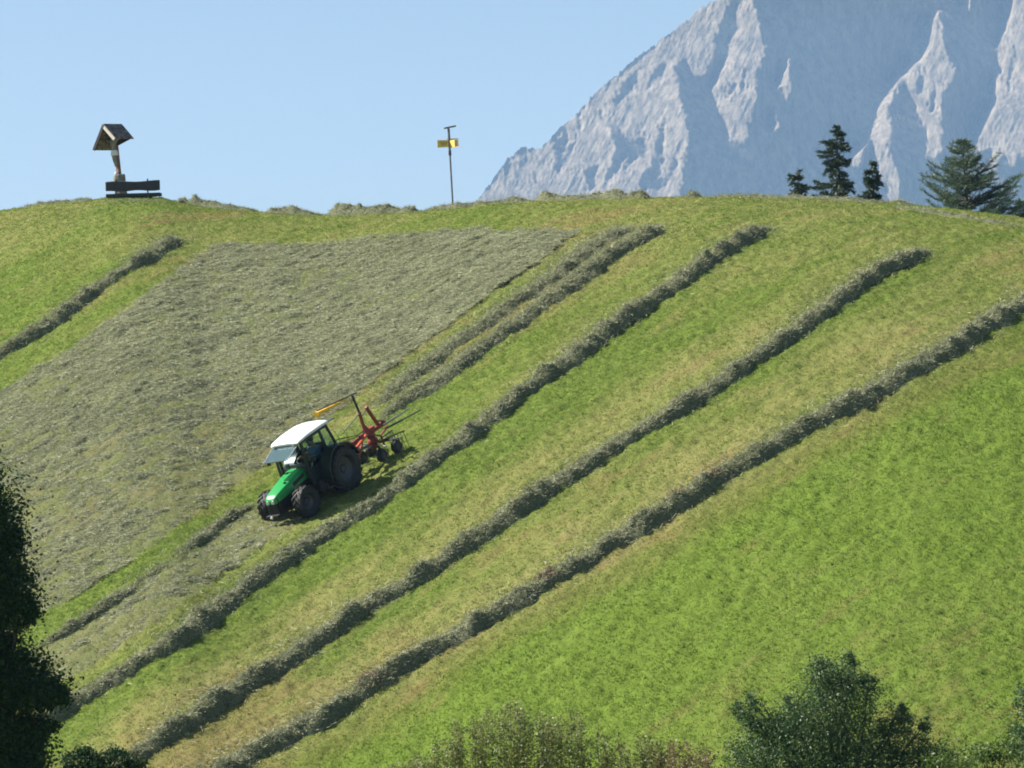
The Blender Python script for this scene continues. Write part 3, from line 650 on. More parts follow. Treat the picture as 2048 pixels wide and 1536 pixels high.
def shrub(name, label, px0, px1, top, y, seed, mat, n_shoot, size=.065, group='twiggy shrubs along the bottom edge'):
    """upright thin shoots with small leaves along them"""
    r = np.random.default_rng(seed); b = np.array(ground_below((px0 + px1) / 2, y)); root = empty(name, label, 'shrub', group); root.location = b
    tk = MB(); C = []
    for i in range(n_shoot):
        px = r.uniform(px0, px1); tp = np.interp(px, top[0], top[1]) + (6 + abs(r.normal(0, 36))); yy = y + r.uniform(-1.0, 1.0)
        e = at(px + r.normal(0, 6), tp, yy) - b; s = np.array([e[0] * .72 + r.normal(0, .15), e[1] * .7, 0.0]); mid = s + (e - s) * .55 + np.array([r.normal(0, .08), r.normal(0, .08), .1])
        tk.tube([s, mid, e], [.010, .007, .003], 4)
        L_ = np.linalg.norm(e - s); k = int(L_ * 80); t_ = r.uniform(.35, 1.0, k) ** .8
        p = np.where(t_[:, None] < .55, s + (mid - s) * (t_ / .55)[:, None], mid + (e - mid) * ((t_ - .55) / .45)[:, None]); C.append(p + r.normal(0, 1, (k, 3)) * (.19 * (1.18 - t_)[:, None] + .03))
        for _ in range(5):
            a = r.uniform(.45, .95); q = mid + (e - mid) * ((a - .55) / .45) if a > .55 else s + (mid - s) * a / .55; o_ = q + np.array([r.normal(0, .16), r.normal(0, .16), r.uniform(.1, .35)])
            tk.tube([q, o_], [.006, .002], 3); k = 20; C.append(q + (o_ - q) * r.uniform(.2, 1.05, k)[:, None] + r.normal(0, .022, (k, 3)))
    C = np.concatenate(C); tk.build('stems', M_TWIG, root); tint = np.clip(.45 + .24 * r.standard_normal(len(C)), 0, 1)
    V, F = leaves_at(C, size, .55, r); link('foliage', np_mesh('foliage', V, F, {'tint': np.repeat(tint, 4)}), mat, root); return root
shrub('twiggy_shrub', 'twiggy olive green shrub at the bottom, leftmost and tallest of the row', 825, 1110, ([850, 900, 960, 1015, 1060, 1095], [1500, 1440, 1420, 1385, 1410, 1425]), 86, 21, M_SHRUBLEAF, 66)
shrub('twiggy_shrub', 'twiggy olive shrub between the tallest shrub and the reddish one', 1070, 1330, ([1085, 1130, 1160, 1200, 1250, 1310], [1420, 1425, 1400, 1440, 1460, 1470]), 87, 22, M_SHRUBLEAF, 52)
shrub('reddish_shrub', 'reddish brown shrub at the bottom, just left of the glossy tree', 1310, 1420, ([1310, 1350, 1385, 1420], [1490, 1462, 1468, 1500]), 86, 23, M_REDLEAF, 26)
shrub('low_shrub', 'low sparse shrub at the bottom left of the tallest twiggy one', 780, 870, ([780, 830, 870], [1525, 1510, 1490]), 86, 24, M_SHRUBLEAF, 34)

# ---- conifers beyond the crest
def conifer(name, label, px, top_py, y, prof, mat, seed, droop, group=None, dens=1.0, step=.17, needle=(.10, .03), gapf=None):
    """prof: list of (picture y, reach left, reach right) in picture points"""
    r = np.random.default_rng(seed); s = y / FPX; top = at(px, top_py, y); g = gz0(top[0], y); b = np.array([top[0], y, g]); H = top[2] - g
    root = empty(name, label, 'tree', group); root.location = b
    tk = MB(); tk.tube([(0, 0, -.3), (0.05, 0, H * .5), (0, 0, H)], [.012 * H + .05, .008 * H + .03, .012], 8)
    pr = np.array(prof, float); zz_ = (top_py - pr[:, 0]) * s + H; o_ = np.argsort(zz_); zz_, pl, pr_ = zz_[o_], pr[o_, 1] * s, pr[o_, 2] * s
    P, D = [], []
    z = H - .05; 
    while z > max(.8, zz_[0] - 1.5):
        for k in range(r.integers(3, 6)):
            z += r.normal(0, .05); a = r.uniform(0, 2 * math.pi); ca = math.cos(a); R = (np.interp(z, zz_, pl) if ca < 0 else np.interp(z, zz_, pr_)); Rs = .5 * (np.interp(z, zz_, pl) + np.interp(z, zz_, pr_)); R = abs(ca) * R + (1 - abs(ca)) * Rs
            R *= r.choice([.5, .8, 1.0, 1.18], p=[.2, .35, .3, .15]) * r.uniform(.85, 1.1)
            if R < .06 or (gapf and r.random() < gapf(H - z)): continue
            n_ = 7; t_ = np.linspace(0, 1, n_); dz = .10 * R * np.sin(t_ * 3.1 + a) * (droop > 0) + (droop * min(1, (H - z) / 1.3 + .15) + r.normal(0, .16)) * R * (t_ ** 1.3) + (.12 * R * t_ ** 3)
            Q = np.stack([ca * R * t_, math.sin(a) * R * t_, z + dz], -1) + np.r_[np.zeros((1, 3)), r.normal(0, .025, (n_ - 1, 3))]
            tk.tube(Q, np.linspace(.02 + .008 * R, .004, n_), 4, cap=False)
            m_ = int((R * 80 + 14) * dens); u = r.uniform(.12, 1.03, m_) ** .8 * (n_ - 1.01); i = u.astype(int); i = np.clip(i, 0, n_ - 2); base = Q[i] + (Q[i + 1] - Q[i]) * (u - i)[:, None]
            out_ = unit(Q[i + 1] - Q[i]); sd = unit(np.cross(out_, [0, 0, 1.0])); sg = r.choice([-1, 1], m_)[:, None]
            tw = r.uniform(0, .30 if droop < .2 else .42, m_)[:, None] * (1 - (u / n_)[:, None] * .5) * min(1, R + .35)
            P.append(base + sd * sg * tw + np.array([0, 0, -1.1]) * tw * r.uniform(0, .8, m_)[:, None] * (1 if droop < .2 else -.3)); D.append(unit(out_ * .7 + sd * sg * .7 + r.normal(0, .45, (m_, 3))))
        z -= step * r.uniform(.4, 1.1)
    P = np.concatenate(P); D = np.concatenate(D); n_ = len(P); S = unit(np.cross(D, rnd_dirs(n_, r)))
    V, F = soup(P, D, S, needle[0] * r.uniform(.7, 1.5, n_), needle[1] * r.uniform(.7, 1.4, n_), .4)
    tk.build('trunk', M_BARK, root); link('crown', np_mesh('crown', V, F, {'tint': np.repeat(np.clip(.45 + .22 * r.standard_normal(n_), 0, 1), 4)}), mat, root); return root
CT_ = 'conifers behind the crest'
conifer('spruce_tree', 'tallest dark ragged spruce behind the crest, with a bare gap under its top', 1672, 252, 182, [(252, 2, 3), (265, 24, 14), (280, 36, 20), (300, 38, 26), (320, 34, 26), (334, 18, 24), (345, 16, 18), (352, 54, 24), (365, 80, 28), (380, 84, 36), (400, 72, 44), (460, 95, 80)], M_NEEDLE, 41, -.22, CT_, 2.7, needle=(.13, .034), gapf=lambda d: .65 if 1.75 < d < 2.2 else .12)
conifer('spruce_tree', 'small thin spruce right of the tallest one behind the crest', 1743, 320, 180, [(320, 2, 3), (335, 12, 8), (350, 20, 14), (370, 22, 16), (395, 22, 16), (450, 50, 40)], M_NEEDLE, 42, -.2, CT_, 2.2, needle=(.13, .042), gapf=lambda d: .15)
conifer('spruce_sapling', 'sparse spruce top left of the tallest one, barely above the crest', 1597, 346, 180, [(346, 8, 3), (352, 24, 10), (366, 22, 18), (385, 16, 18), (450, 40, 40)], M_NEEDLE, 43, -.1, CT_, 2.0, needle=(.13, .042), gapf=lambda d: .3)
conifer('larch_tree', 'broad feathery larch with upswept branches behind the crest at right', 1925, 279, 176, [(278, 4, 4), (300, 30, 22), (325, 50, 34), (350, 78, 46), (375, 62, 84), (398, 100, 108), (420, 96, 112), (470, 105, 118)], M_LARCH, 44, .28, CT_, 1.9, step=.15, needle=(.15, .022), gapf=lambda d: .12)
conifer('larch_tree', 'low larch top cut by the right edge behind the crest', 2040, 404, 178, [(404, 3, 3), (415, 18, 16), (430, 34, 30), (450, 50, 50), (490, 70, 70)], M_LARCH, 45, .25, CT_, 1.3, needle=(.12, .022))
# ================================================================== things on the crest
M_SHADEWOOD = simple('shade_darkened_boards', (.022, .018, .018), .8, var=.45, scale=9, bump=.5)  # near-black colour carries the shade under the gable roof
M_BENCHWOOD = simple('dark_bench_wood', (.03, .03, .035), .7, var=.3, scale=9, bump=.3)
M_SHINGLE = simple('grey_shingles', (.15, .115, .10), .8, var=.8, scale=7, bump=.6)
M_LITBOARD = simple('sunlit_gable_board', (.55, .5, .44), .7, var=.1)  # sunlight on the right gable board, painted in as a pale tone
M_POST = simple('reddish_post', (.22, .10, .06), .7, var=.3, scale=5, bump=.3)
M_CARVE = simple('painted_carving', (.24, .22, .20), .6, var=.2)
M_CLOTH = simple('white_loincloth', (.75, .73, .7), .7, var=.05)
M_STONE = simple('rough_stone', (.2, .19, .17), .95, var=.5, scale=10, bump=.7)
M_IRON = simple('dark_iron', (.06, .062, .068), .5, .6, var=.2)
M_GALV = simple('grey_pole', (.16, .16, .165), .45, .5, var=.2)
M_SIGN = simple('yellow_sign', (.78, .56, .12), .5, var=.06, scale=3)
M_SIGNDARK = simple('dark_letters', (.06, .05, .03), .6)
def place(o, px, py, yaw=0, lean=0.0, pos=None, sc=1.0, toward=None):
    p = ground_at([px], [py])[0] if pos is None else pos
    o.location = p; o.rotation_euler = (0, lean, yaw); o.scale = (sc,) * 3; return p
def crest_pos(px, back=.6):
    d = ray(px, np.interp(px, CREST[:, 0], CREST[:, 1])); q = d[0] / d[1]; y = crest_y(q) - back; return np.array([q * y, y, gz0(q * y, y)])
def skinned(name, joints, edges, radii, mat, parent, levels=2):
    """one continuous body grown from a skeleton"""
    me = bpy.data.meshes.new(name); me.from_pydata([tuple(map(float, j)) for j in joints], edges, []); o = link(name, me, mat, parent)
    md = o.modifiers.new('skin', 'SKIN'); md.use_smooth_shade = True
    for i, v in enumerate(me.skin_vertices[0].data if me.skin_vertices else []): v.radius = radii[i] if isinstance(radii[i], tuple) else (radii[i],) * 2
    if not me.skin_vertices:
        bm = bmesh.new(); bm.from_mesh(me); lay = bm.verts.layers.skin.verify(); bm.verts.ensure_lookup_table()
        for i, v in enumerate(bm.verts): v[lay].radius = radii[i] if isinstance(radii[i], tuple) else (radii[i],) * 2; v[lay].use_root = (i == 0)
        bm.to_mesh(me); bm.free()
    sb = o.modifiers.new('smooth', 'SUBSURF'); sb.levels = levels; sb.render_levels = levels; return o
# ---- wayside crucifix (x local = front, so the gable and the carved figure look along +x)
cp = crest_pos(243, .2); s_ = (cp @ cF) / FPX                         # metres per picture point there
K = s_ * 50.0                                                         # drawn at 50 points a metre
cr_o = empty('wayside_crucifix', 'leaning wooden wayside crucifix under a small shingled gable roof on the crest', 'crucifix'); cr_o.location = cp
cr_o.matrix_world = Matrix.Translation(cp) @ Matrix.Rotation(rad(-3.4), 4, 'Y') @ Matrix.Rotation(rad(232), 4, 'Z') @ Matrix.Scale(K, 4)
# local axes: +x front (towards camera left), +y right of the figure's view
b = MB(); b.lathe([(0, 0), (.27, 0), (.27, .05), (.25, .5), (.255, .92), (.235, .98), (0, .98)], 'Z', 9)
b.build('stone_base', M_STONE, cr_o, bevel=.02)
b = MB(); b.loft([[(-.075, -.075, .95), (.075, -.075, .95), (.075, .075, .95), (-.075, .075, .95)], [(-.065, -.065, 2.95), (.065, -.065, 2.95), (.065, .065, 2.95), (-.065, .065, 2.95)]]); post = b.build('post', M_POST, cr_o, bevel=.012)
b = MB(); b.box((0, 0, 2.42), (.09, .95, .11)); b.build('crossbeam', M_SHADEWOOD, cr_o, bevel=.01)
AP, LE, RE = (0, 3.0), (-.68, 2.08), (.58, 2.36)                      # ridge and the two eaves in (y, z); left eave hangs lower
for nm, (ey, ez) in (('roof_slope', LE), ('roof_slope', RE)):
    b = MB(); v = np.array([ey - AP[0], ez - AP[1]]); L_ = np.hypot(*v); v /= L_; nn_ = np.array([-v[1], v[0]]); nn_ = nn_ if nn_[1] > 0 else -nn_
    b.loft([[(-.42, AP[0], AP[1]), (.60, AP[0], AP[1]), (.60, *(np.array(AP) - nn_ * .03)), (-.42, *(np.array(AP) - nn_ * .03))], [(-.42, ey, ez), (.60, ey, ez), (.60, *(np.array((ey, ez)) - nn_ * .03)), (-.42, *(np.array((ey, ez)) - nn_ * .03))]])
    rows = 8; rr_ = random.Random(3)
    for i in range(rows):
        a0 = i / rows * L_; x = -.43
        while x < .60:
            w = rr_.uniform(.09, .17); w = min(w, .615 - x); p = np.array(AP) + v * (a0 + L_ / rows * .62) + nn_ * (.012 + rr_.uniform(0, .012))
            an_ = math.atan2(v[1], v[0]); b.box((x + w / 2, p[0], p[1]), (w - .008, L_ / rows * 1.22, .03), Matrix.Rotation(an_ - .13 * (1 if v[0] > 0 else -1), 4, 'X')); x += w
    b.build(nm, M_SHINGLE, cr_o)
    b = MB(); e0 = np.array(AP) - nn_ * .05; e1 = np.array((ey, ez)) - nn_ * .05
    b.loft([[(.605, *(e0 - nn_ * .06)), (.645, *(e0 - nn_ * .06)), (.645, *(e0 + nn_ * .07)), (.605, *(e0 + nn_ * .07))], [(.605, *(e1 - nn_ * .06)), (.645, *(e1 - nn_ * .06)), (.645, *(e1 + nn_ * .07)), (.605, *(e1 + nn_ * .07))]])
    b.build('gable_board', M_LITBOARD if ey > 0 else M_SHADEWOOD, cr_o)  # right board gets the painted-in sunlight, left the darkened boards
b = MB(); b.plate([(-.40, AP[0], AP[1] - .08), (-.40, LE[0] * .93, LE[1] + .02), (-.40, RE[0] * .93, RE[1] + .02)], .025); b.build('back_panel', M_SHADEWOOD, cr_o)
for sg in (1, -1):
    b = MB(); b.bar((.0, 0, 2.12), (.0, sg * .42, 2.44), .05); b.build('brace', M_SHADEWOOD, cr_o)
J = [(.14, 0, 1.88), (.15, 0, 2.06), (.15, 0, 2.26), (.15, 0, 2.34), (.20, 0, 2.42), (.22, 0, 2.50), (.13, .2, 2.36), (.10, .38, 2.40), (.09, .46, 2.42), (.13, -.2, 2.36), (.10, -.38, 2.40), (.09, -.46, 2.42), (.17, .05, 1.62), (.11, .03, 1.36), (.14, .03, 1.30), (.17, -.05, 1.62), (.11, -.03, 1.36), (.14, -.03, 1.30)]
E = [(0, 1), (1, 2), (2, 3), (3, 4), (4, 5), (2, 6), (6, 7), (7, 8), (2, 9), (9, 10), (10, 11), (0, 12), (12, 13), (13, 14), (0, 15), (15, 16), (16, 17)]
R_ = [(.08, .11), (.07, .09), (.08, .13), .04, .06, .05, .045, .03, .025, .045, .03, .025, .06, .04, .03, .06, .04, .03]
skinned('carved_figure', J, E, R_, M_CARVE, cr_o)
b = MB(); b.lathe([(.135, 1.74), (.15, 1.80), (.14, 1.90), (.12, 1.96)], 'Z', 14, (.14, 0, 0)); b.build('loincloth', M_CLOTH, cr_o)
b = MB(); b.lathe([(0, .985), (.07, .985), (.085, 1.03), (.075, 1.09), (0, 1.10)], 'Z', 10, (.13, 0, 0)); b.build('candle_lantern', M_CLOTH, cr_o)
# ---- bench, seen from behind and a little below
bp = crest_pos(266, 1.9); be = empty('wooden_bench', 'dark wooden bench with a plank backrest in front of the crucifix', 'bench'); be.location = bp; sb_ = (bp @ cF) / FPX * 55
be.scale = (sb_,) * 3; be.rotation_euler = (0, rad(1.2), rad(-4)); be.location.z += .09; 
b = MB(); n_ = 9
top = [(-1.0 + 2.0 * i / n_, .59 + .02 * math.sin(i * .9)) for i in range(n_ + 1)]; bot = [(-1.0 + 2.0 * i / n_, .235 + .02 * math.sin(i * 1.3 + 1)) for i in range(n_ + 1)]
out_ = top + bot[::-1]; b.loft([[(x, -.03, z) for x, z in out_], [(x, .04, z) for x, z in out_]], True); b.build('backrest', M_BENCHWOOD, be, bevel=.03)
b = MB(); b.loft([[(-1.0, .0, .02), (-1.0, .42, .02), (-1.0, .42, .16), (-1.0, .0, .15)], [(1.0, .0, .03), (1.0, .42, .03), (1.0, .42, .16), (1.0, .0, .15)]]); b.build('seat', M_BENCHWOOD, be, bevel=.02)
for x in (-.62, .55):
    b = MB(); b.bar((x, .02, -.5), (x, .0, .66), .045); b.build('post', M_IRON, be)
    b = MB(); b.loft([[(x - .2, .05, -.5), (x + .2, .05, -.5), (x + .2, .38, -.5), (x - .2, .38, -.5)], [(x - .1, .07, .05), (x + .1, .07, .05), (x + .1, .36, .05), (x - .1, .36, .05)]]); b.build('leg', M_BENCHWOOD, be, bevel=.02)
# ---- signpost
sp = crest_pos(906, .3); sgn = empty('signpost', 'thin leaning hiking signpost with yellow arrow boards on the crest', 'signpost'); sgn.location = sp; k_ = (sp @ cF) / FPX
sgn.scale = (k_ * 50,) * 3; sgn.rotation_euler = (0, rad(-.6), 0)
b = MB(); b.tube([(0, 0, -.3), (0, 0, 1.0), (0, 0, 2.3)], [.036, .036, .036], 12); b.tube([(0, 0, 2.25), (0, 0, 3.22)], [.05, .05], 12); b.build('pole', M_GALV, sgn, smooth=True)
b = MB(); b.tube([(0, 0, 2.14), (0, 0, 2.32)], [.058, .058], 12); b.build('pole_sleeve', M_IRON, sgn, smooth=True)
def board(z, yaw, tilt, out, mat, lines=True, th=.02):
    b = MB(); b.loft([[(x, -th / 2, zz_) for x, zz_ in out], [(x, th / 2, zz_) for x, zz_ in out]]); o = b.build('sign_board', mat, sgn, bevel=.004); o.location = (0, 0, z); o.rotation_euler = (tilt, 0, yaw); return o
bd = board(2.63, rad(22), 0, [(-.52, -.17), (.05, -.15), (.05, .13), (-.52, .13)], M_SIGN)
b = MB()
for i, zz_ in enumerate((.045, -.015, -.07)): b.box((-.24, -.013, zz_), (.34 - .05 * i, .004, .022))
b.build('lettering', M_SIGNDARK, bd)
bd = board(2.66, rad(38), rad(-18), [(-.08, .16), (.50, .18), (.44, -.08), (.28, -.17), (.14, -.14)], M_SIGN)
bd = board(2.60, rad(-52), 0, [(.0, -.15), (.60, -.17), (.60, .13), (.0, .13)], M_SIGN)
b = MB(); b.box((.47, -.013, -.01), (.22, .004, .27)); b.build('dark_end', M_SIGNDARK, bd)
b = MB(); b.loft([[(-.18, -.20, 3.22), (.30, -.20, 3.29), (.30, .20, 3.29), (-.18, .20, 3.22)], [(-.16, -.2, 3.25), (.30, -.2, 3.32), (.30, .2, 3.32), (-.16, .2, 3.25)]]); b.build('top_plate', M_IRON, sgn)

# ================================================================== tractor
M_GREEN = simple('green_paint', (.014, .26, .05), .28, var=.05, scale=2, dirt=(.05, .22, .06))
M_DKGREEN = simple('dark_green_paint', (.003, .011, .007), .35, var=.1)
M_BLACK = simple('black_iron', (.012, .012, .013), .6, var=.3, dirt=(.04, .035, .025))
M_TYRE = simple('tyre_rubber', (.011, .011, .011), .7, var=.3, scale=12, dirt=(.045, .038, .026))
M_RIM = simple('grey_rim', (.05, .052, .055), .5, .2, var=.2)
M_WHITE = simple('white_roof', (.80, .80, .78), .4, var=.03, scale=3, dirt=(.7, .69, .64))
M_LAMP = simple('lamp_glass', (.6, .6, .58), .1, var=.05)
M_ORANGE = simple('orange_lens', (.8, .25, .04), .3)
M_SEAT = simple('seat_cloth', (.03, .03, .032), .9)
M_PALE = simple('pale_panel', (.15, .15, .145), .5, var=.1)
def mat_glass(name, col, alpha):
    mt, t, out = new_mat(name); g_ = N(t, 'BsdfGlossy', Roughness=.06); g_.inputs['Color'].default_value = (.9, .95, 1, 1); tr = N(t, 'BsdfTransparent'); tr.inputs['Color'].default_value = (*col, 1)
    fr = N(t, 'LayerWeight', Blend=alpha); mx = N(t, 'MixShader'); t.links.new(fr.outputs['Fresnel'], mx.inputs[0]); t.links.new(tr.outputs[0], mx.inputs[1]); t.links.new(g_.outputs[0], mx.inputs[2]); t.links.new(mx.outputs[0], out.inputs[0]); return mt
M_GLASS = mat_glass('cab_glass', (.72, .82, .80), .12)
def mat_tint():
    mt, t, out = new_mat('tinted_screen'); L = t.links.new; d = N(t, 'BsdfPrincipled', Roughness=.12); d.inputs['Base Color'].default_value = (.10, .16, .18, 1); tr = N(t, 'BsdfTransparent'); tr.inputs['Color'].default_value = (.55, .70, .74, 1)
    mx = N(t, 'MixShader', Fac=.55); L(tr.outputs[0], mx.inputs[1]); L(d.outputs[0], mx.inputs[2]); L(mx.outputs[0], out.inputs[0]); return mt
M_TINT = mat_tint()
TM = Matrix(((t_f[0], t_l[0], t_u[0], TP[0]), (t_f[1], t_l[1], t_u[1], TP[1]), (t_f[2], t_l[2], t_u[2], TP[2]), (0, 0, 0, 1))) @ Matrix.Scale(TSC, 4)
tr_o = empty('tractor', 'bright green tractor with a white cab roof driving down the slope', 'tractor'); tr_o.matrix_world = TM
def wheel(x, y, r, w, rim_r, nl, front):
    s = 1 if y > 0 else -1
    wo_ = MB(); wo_.lathe([(0, .02), (.11, .02), (.13, -.02), (.13, -.10), (0, -.10)], 'Y', 16); hub = wo_.build('wheel', M_RIM, tr_o, smooth=True)
    hub.location = (x, y, r); hub.scale = (1, s, 1)
    b = MB(); h = w / 2; b.lathe([(rim_r, -h * .92), (rim_r + .06, -h), (r * .82, -h * 1.04), (r * .90, -h * .9), (r * .925, -h * .4), (r * .925, h * .4), (r * .90, h * .9), (r * .82, h * 1.04), (rim_r + .06, h), (rim_r, h * .92)], 'Y', 40, closed=True)
    for k in range(nl):
        for side in (-1, 1):
            a = 2 * math.pi * (k + (.5 if side > 0 else 0)) / nl
            def pt(da, yy, rr): return (rr * math.cos(a + da), yy, rr * math.sin(a + da))
            sp_ = .32 * (1 if front else .8); wd = .13 if front else .10
            q = [[pt(0 - wd / 2, side * .00 * h, r * .905), pt(0 + wd / 2, side * .00 * h, r * .905), pt(0 + wd / 2, 0, r), pt(0 - wd / 2, 0, r)], [pt(-sp_ * .5 - wd / 2, side * h * .6, r * .905), pt(-sp_ * .5 + wd / 2, side * h * .6, r * .905), pt(-sp_ * .5 + wd / 2, side * h * .6, r * 1.0), pt(-sp_ * .5 - wd / 2, side * h * .6, r * 1.0)],
                 [pt(-sp_ - wd / 2, side * h * 1.04, r * .84), pt(-sp_ + wd / 2, side * h * 1.04, r * .84), pt(-sp_ + wd / 2, side * h * 1.05, r * .955), pt(-sp_ - wd / 2, side * h * 1.05, r * .955)]]
            b.loft(q)
    b.build('tyre', M_TYRE, hub)
    b = MB(); b.lathe([(rim_r, h * .92), (rim_r * .95, h * .55), (rim_r * .9, h * .35), (.14, .01), (.13, -.03), (rim_r * .9, h * .2), (rim_r * .96, -h * .8), (rim_r, -h * .92)], 'Y', 32)
    for k in range(8):
        a = 2 * math.pi * k / 8; b.tube([(.105 * math.cos(a), .015, .105 * math.sin(a)), (.105 * math.cos(a), .04, .105 * math.sin(a))], [.014, .014], 6)
    b.build('rim', M_RIM, hub, smooth=True)
for sy_ in (1, -1):
    wheel(0, sy_ * .80, .76, .44, .43, 19, False); wheel(2.1, sy_ * .74, .53, .34, .28, 15, True)
b = MB(); b.box((.2, 0, .78), (1.0, .52, .55)); b.box((1.15, 0, .72), (1.3, .42, .48)); b.box((2.05, 0, .66), (.9, .40, .30)); b.tube([(0, -.62, .76), (0, .62, .76)], [.15, .15], 12); b.tube([(2.1, -.60, .53), (2.1, .60, .53)], [.085, .085], 10); b.box((2.62, 0, .62), (.28, .46, .34)); b.box((.75, .52, .62), (.7, .28, .40)); b.box((.75, -.52, .62), (.7, .28, .40)); b.box((2.1, 0, .5), (.3, .34, .3))
b.build('chassis', M_BLACK, tr_o, bevel=.02)
b = MB()
def hsec(x, w, z0, z1): return [(x, -w, z0), (x, -w, z1 - .10), (x, -w * .82, z1 - .015), (x, -w * .4, z1), (x, w * .4, z1), (x, w * .82, z1 - .015), (x, w, z1 - .10), (x, w, z0)]
b.loft([hsec(1.22, .34, 1.02, 1.42), hsec(1.7, .34, .98, 1.34), hsec(2.3, .31, .90, 1.21), hsec(2.7, .27, .86, 1.11), hsec(2.84, .23, .84, 1.04), hsec(2.90, .19, .84, .96)]); hood = b.build('hood', M_GREEN, tr_o, bevel=.015, smooth=True)
for sy_ in (1, -1):
    b = MB(); b.loft([[(1.35, sy_ * .345, 1.14), (1.35, sy_ * .352, 1.14), (1.35, sy_ * .352, 1.26), (1.35, sy_ * .345, 1.26)], [(1.95, sy_ * .325, 1.04), (1.95, sy_ * .345, 1.04), (1.95, sy_ * .345, 1.16), (1.95, sy_ * .325, 1.16)]]); b.build('side_vent', M_BLACK, hood)
    b = MB(); b.lathe([(0, .012), (.06, .010), (.065, -.02)], 'X', 14, (2.905, sy_ * .105, .905)); b.build('headlight', M_LAMP, hood)
b = MB(); b.box((2.0, 0, .86), (1.62, .50, .28)); b.loft([[(2.84, -.21, .50), (2.84, .21, .50), (2.84, .21, .85), (2.84, -.21, .85)], [(2.90, -.19, .52), (2.90, .19, .52), (2.90, .19, .83), (2.90, -.19, .83)]])
for i in range(6): b.box((2.905, 0, .555 + i * .048), (.012, .34, .018))
b.build('grille', M_BLACK, tr_o)
for (x, y) in ((2.12, .16), (1.55, -.12)):
    b = MB(); b.lathe([(0, .03), (.05, .028), (.06, 0)], 'Z', 12, (x, y, 1.245 if x > 2 else 1.365)); b.build('hood_cap', M_DKGREEN, hood)
# cab
b = MB()
for sy_ in (1, -1):
    b.bar((1.28, sy_ * .52, 1.05), (1.22, sy_ * .55, 2.24), .07); b.bar((.16, sy_ * .60, 1.45), (.20, sy_ * .56, 2.26), .065); b.bar((-.42, sy_ * .54, 1.42), (-.22, sy_ * .53, 2.24), .075)
    b.bar((1.22, sy_ * .55, 2.22), (-.25, sy_ * .54, 2.25), .07); b.bar((.16, sy_ * .60, 1.5), (.22, sy_ * .60, .75), .07); b.bar((.2, sy_ * .60, .78), (1.22, sy_ * .54, .80), .07); b.bar((.16, sy_ * .58, 1.50), (-.44, sy_ * .54, 1.46), .07)
    b.bar((1.22, sy_ * .54, .80), (1.28, sy_ * .52, 1.08), .07)
b.bar((1.27, -.52, 1.40), (1.27, .52, 1.40), .05); b.bar((1.22, -.55, 2.22), (1.22, .55, 2.22), .07); b.bar((-.24, -.53, 2.23), (-.24, .53, 2.23), .07); b.bar((-.42, -.54, 1.44), (-.42, .54, 1.44), .07); b.box((.68, 0, .80), (1.1, 1.0, .06)); b.box((-.33, 0, 1.15), (.06, 1.06, .6))
b.build('cab_frame', M_DKGREEN, tr_o, bevel=.012)
b = MB()
def rsec(x, w, z0, z1): return [(x, -w, z0), (x, -w * 1.02, (z0 + z1) / 2), (x, -w * .88, z1 - .015), (x, -w * .4, z1 + .01), (x, w * .4, z1 + .01), (x, w * .88, z1 - .015), (x, w * 1.02, (z0 + z1) / 2), (x, w, z0)]
b.loft([rsec(-.42, .50, 2.26, 2.31), rsec(-.36, .56, 2.25, 2.37), rsec(0, .60, 2.27, 2.42), rsec(.8, .61, 2.27, 2.41), rsec(1.26, .60, 2.24, 2.36), rsec(1.38, .55, 2.22, 2.29)]); roof = b.build('roof', M_WHITE, tr_o, bevel=.02, smooth=True)
for y in (-.42, .42):
    b = MB(); b.lathe([(0, .03), (.055, .025), (.06, -.03), (.03, -.06), (0, -.06)], 'X', 12, (1.40, y, 2.235)); b.build('work_lamp', M_LAMP, roof)
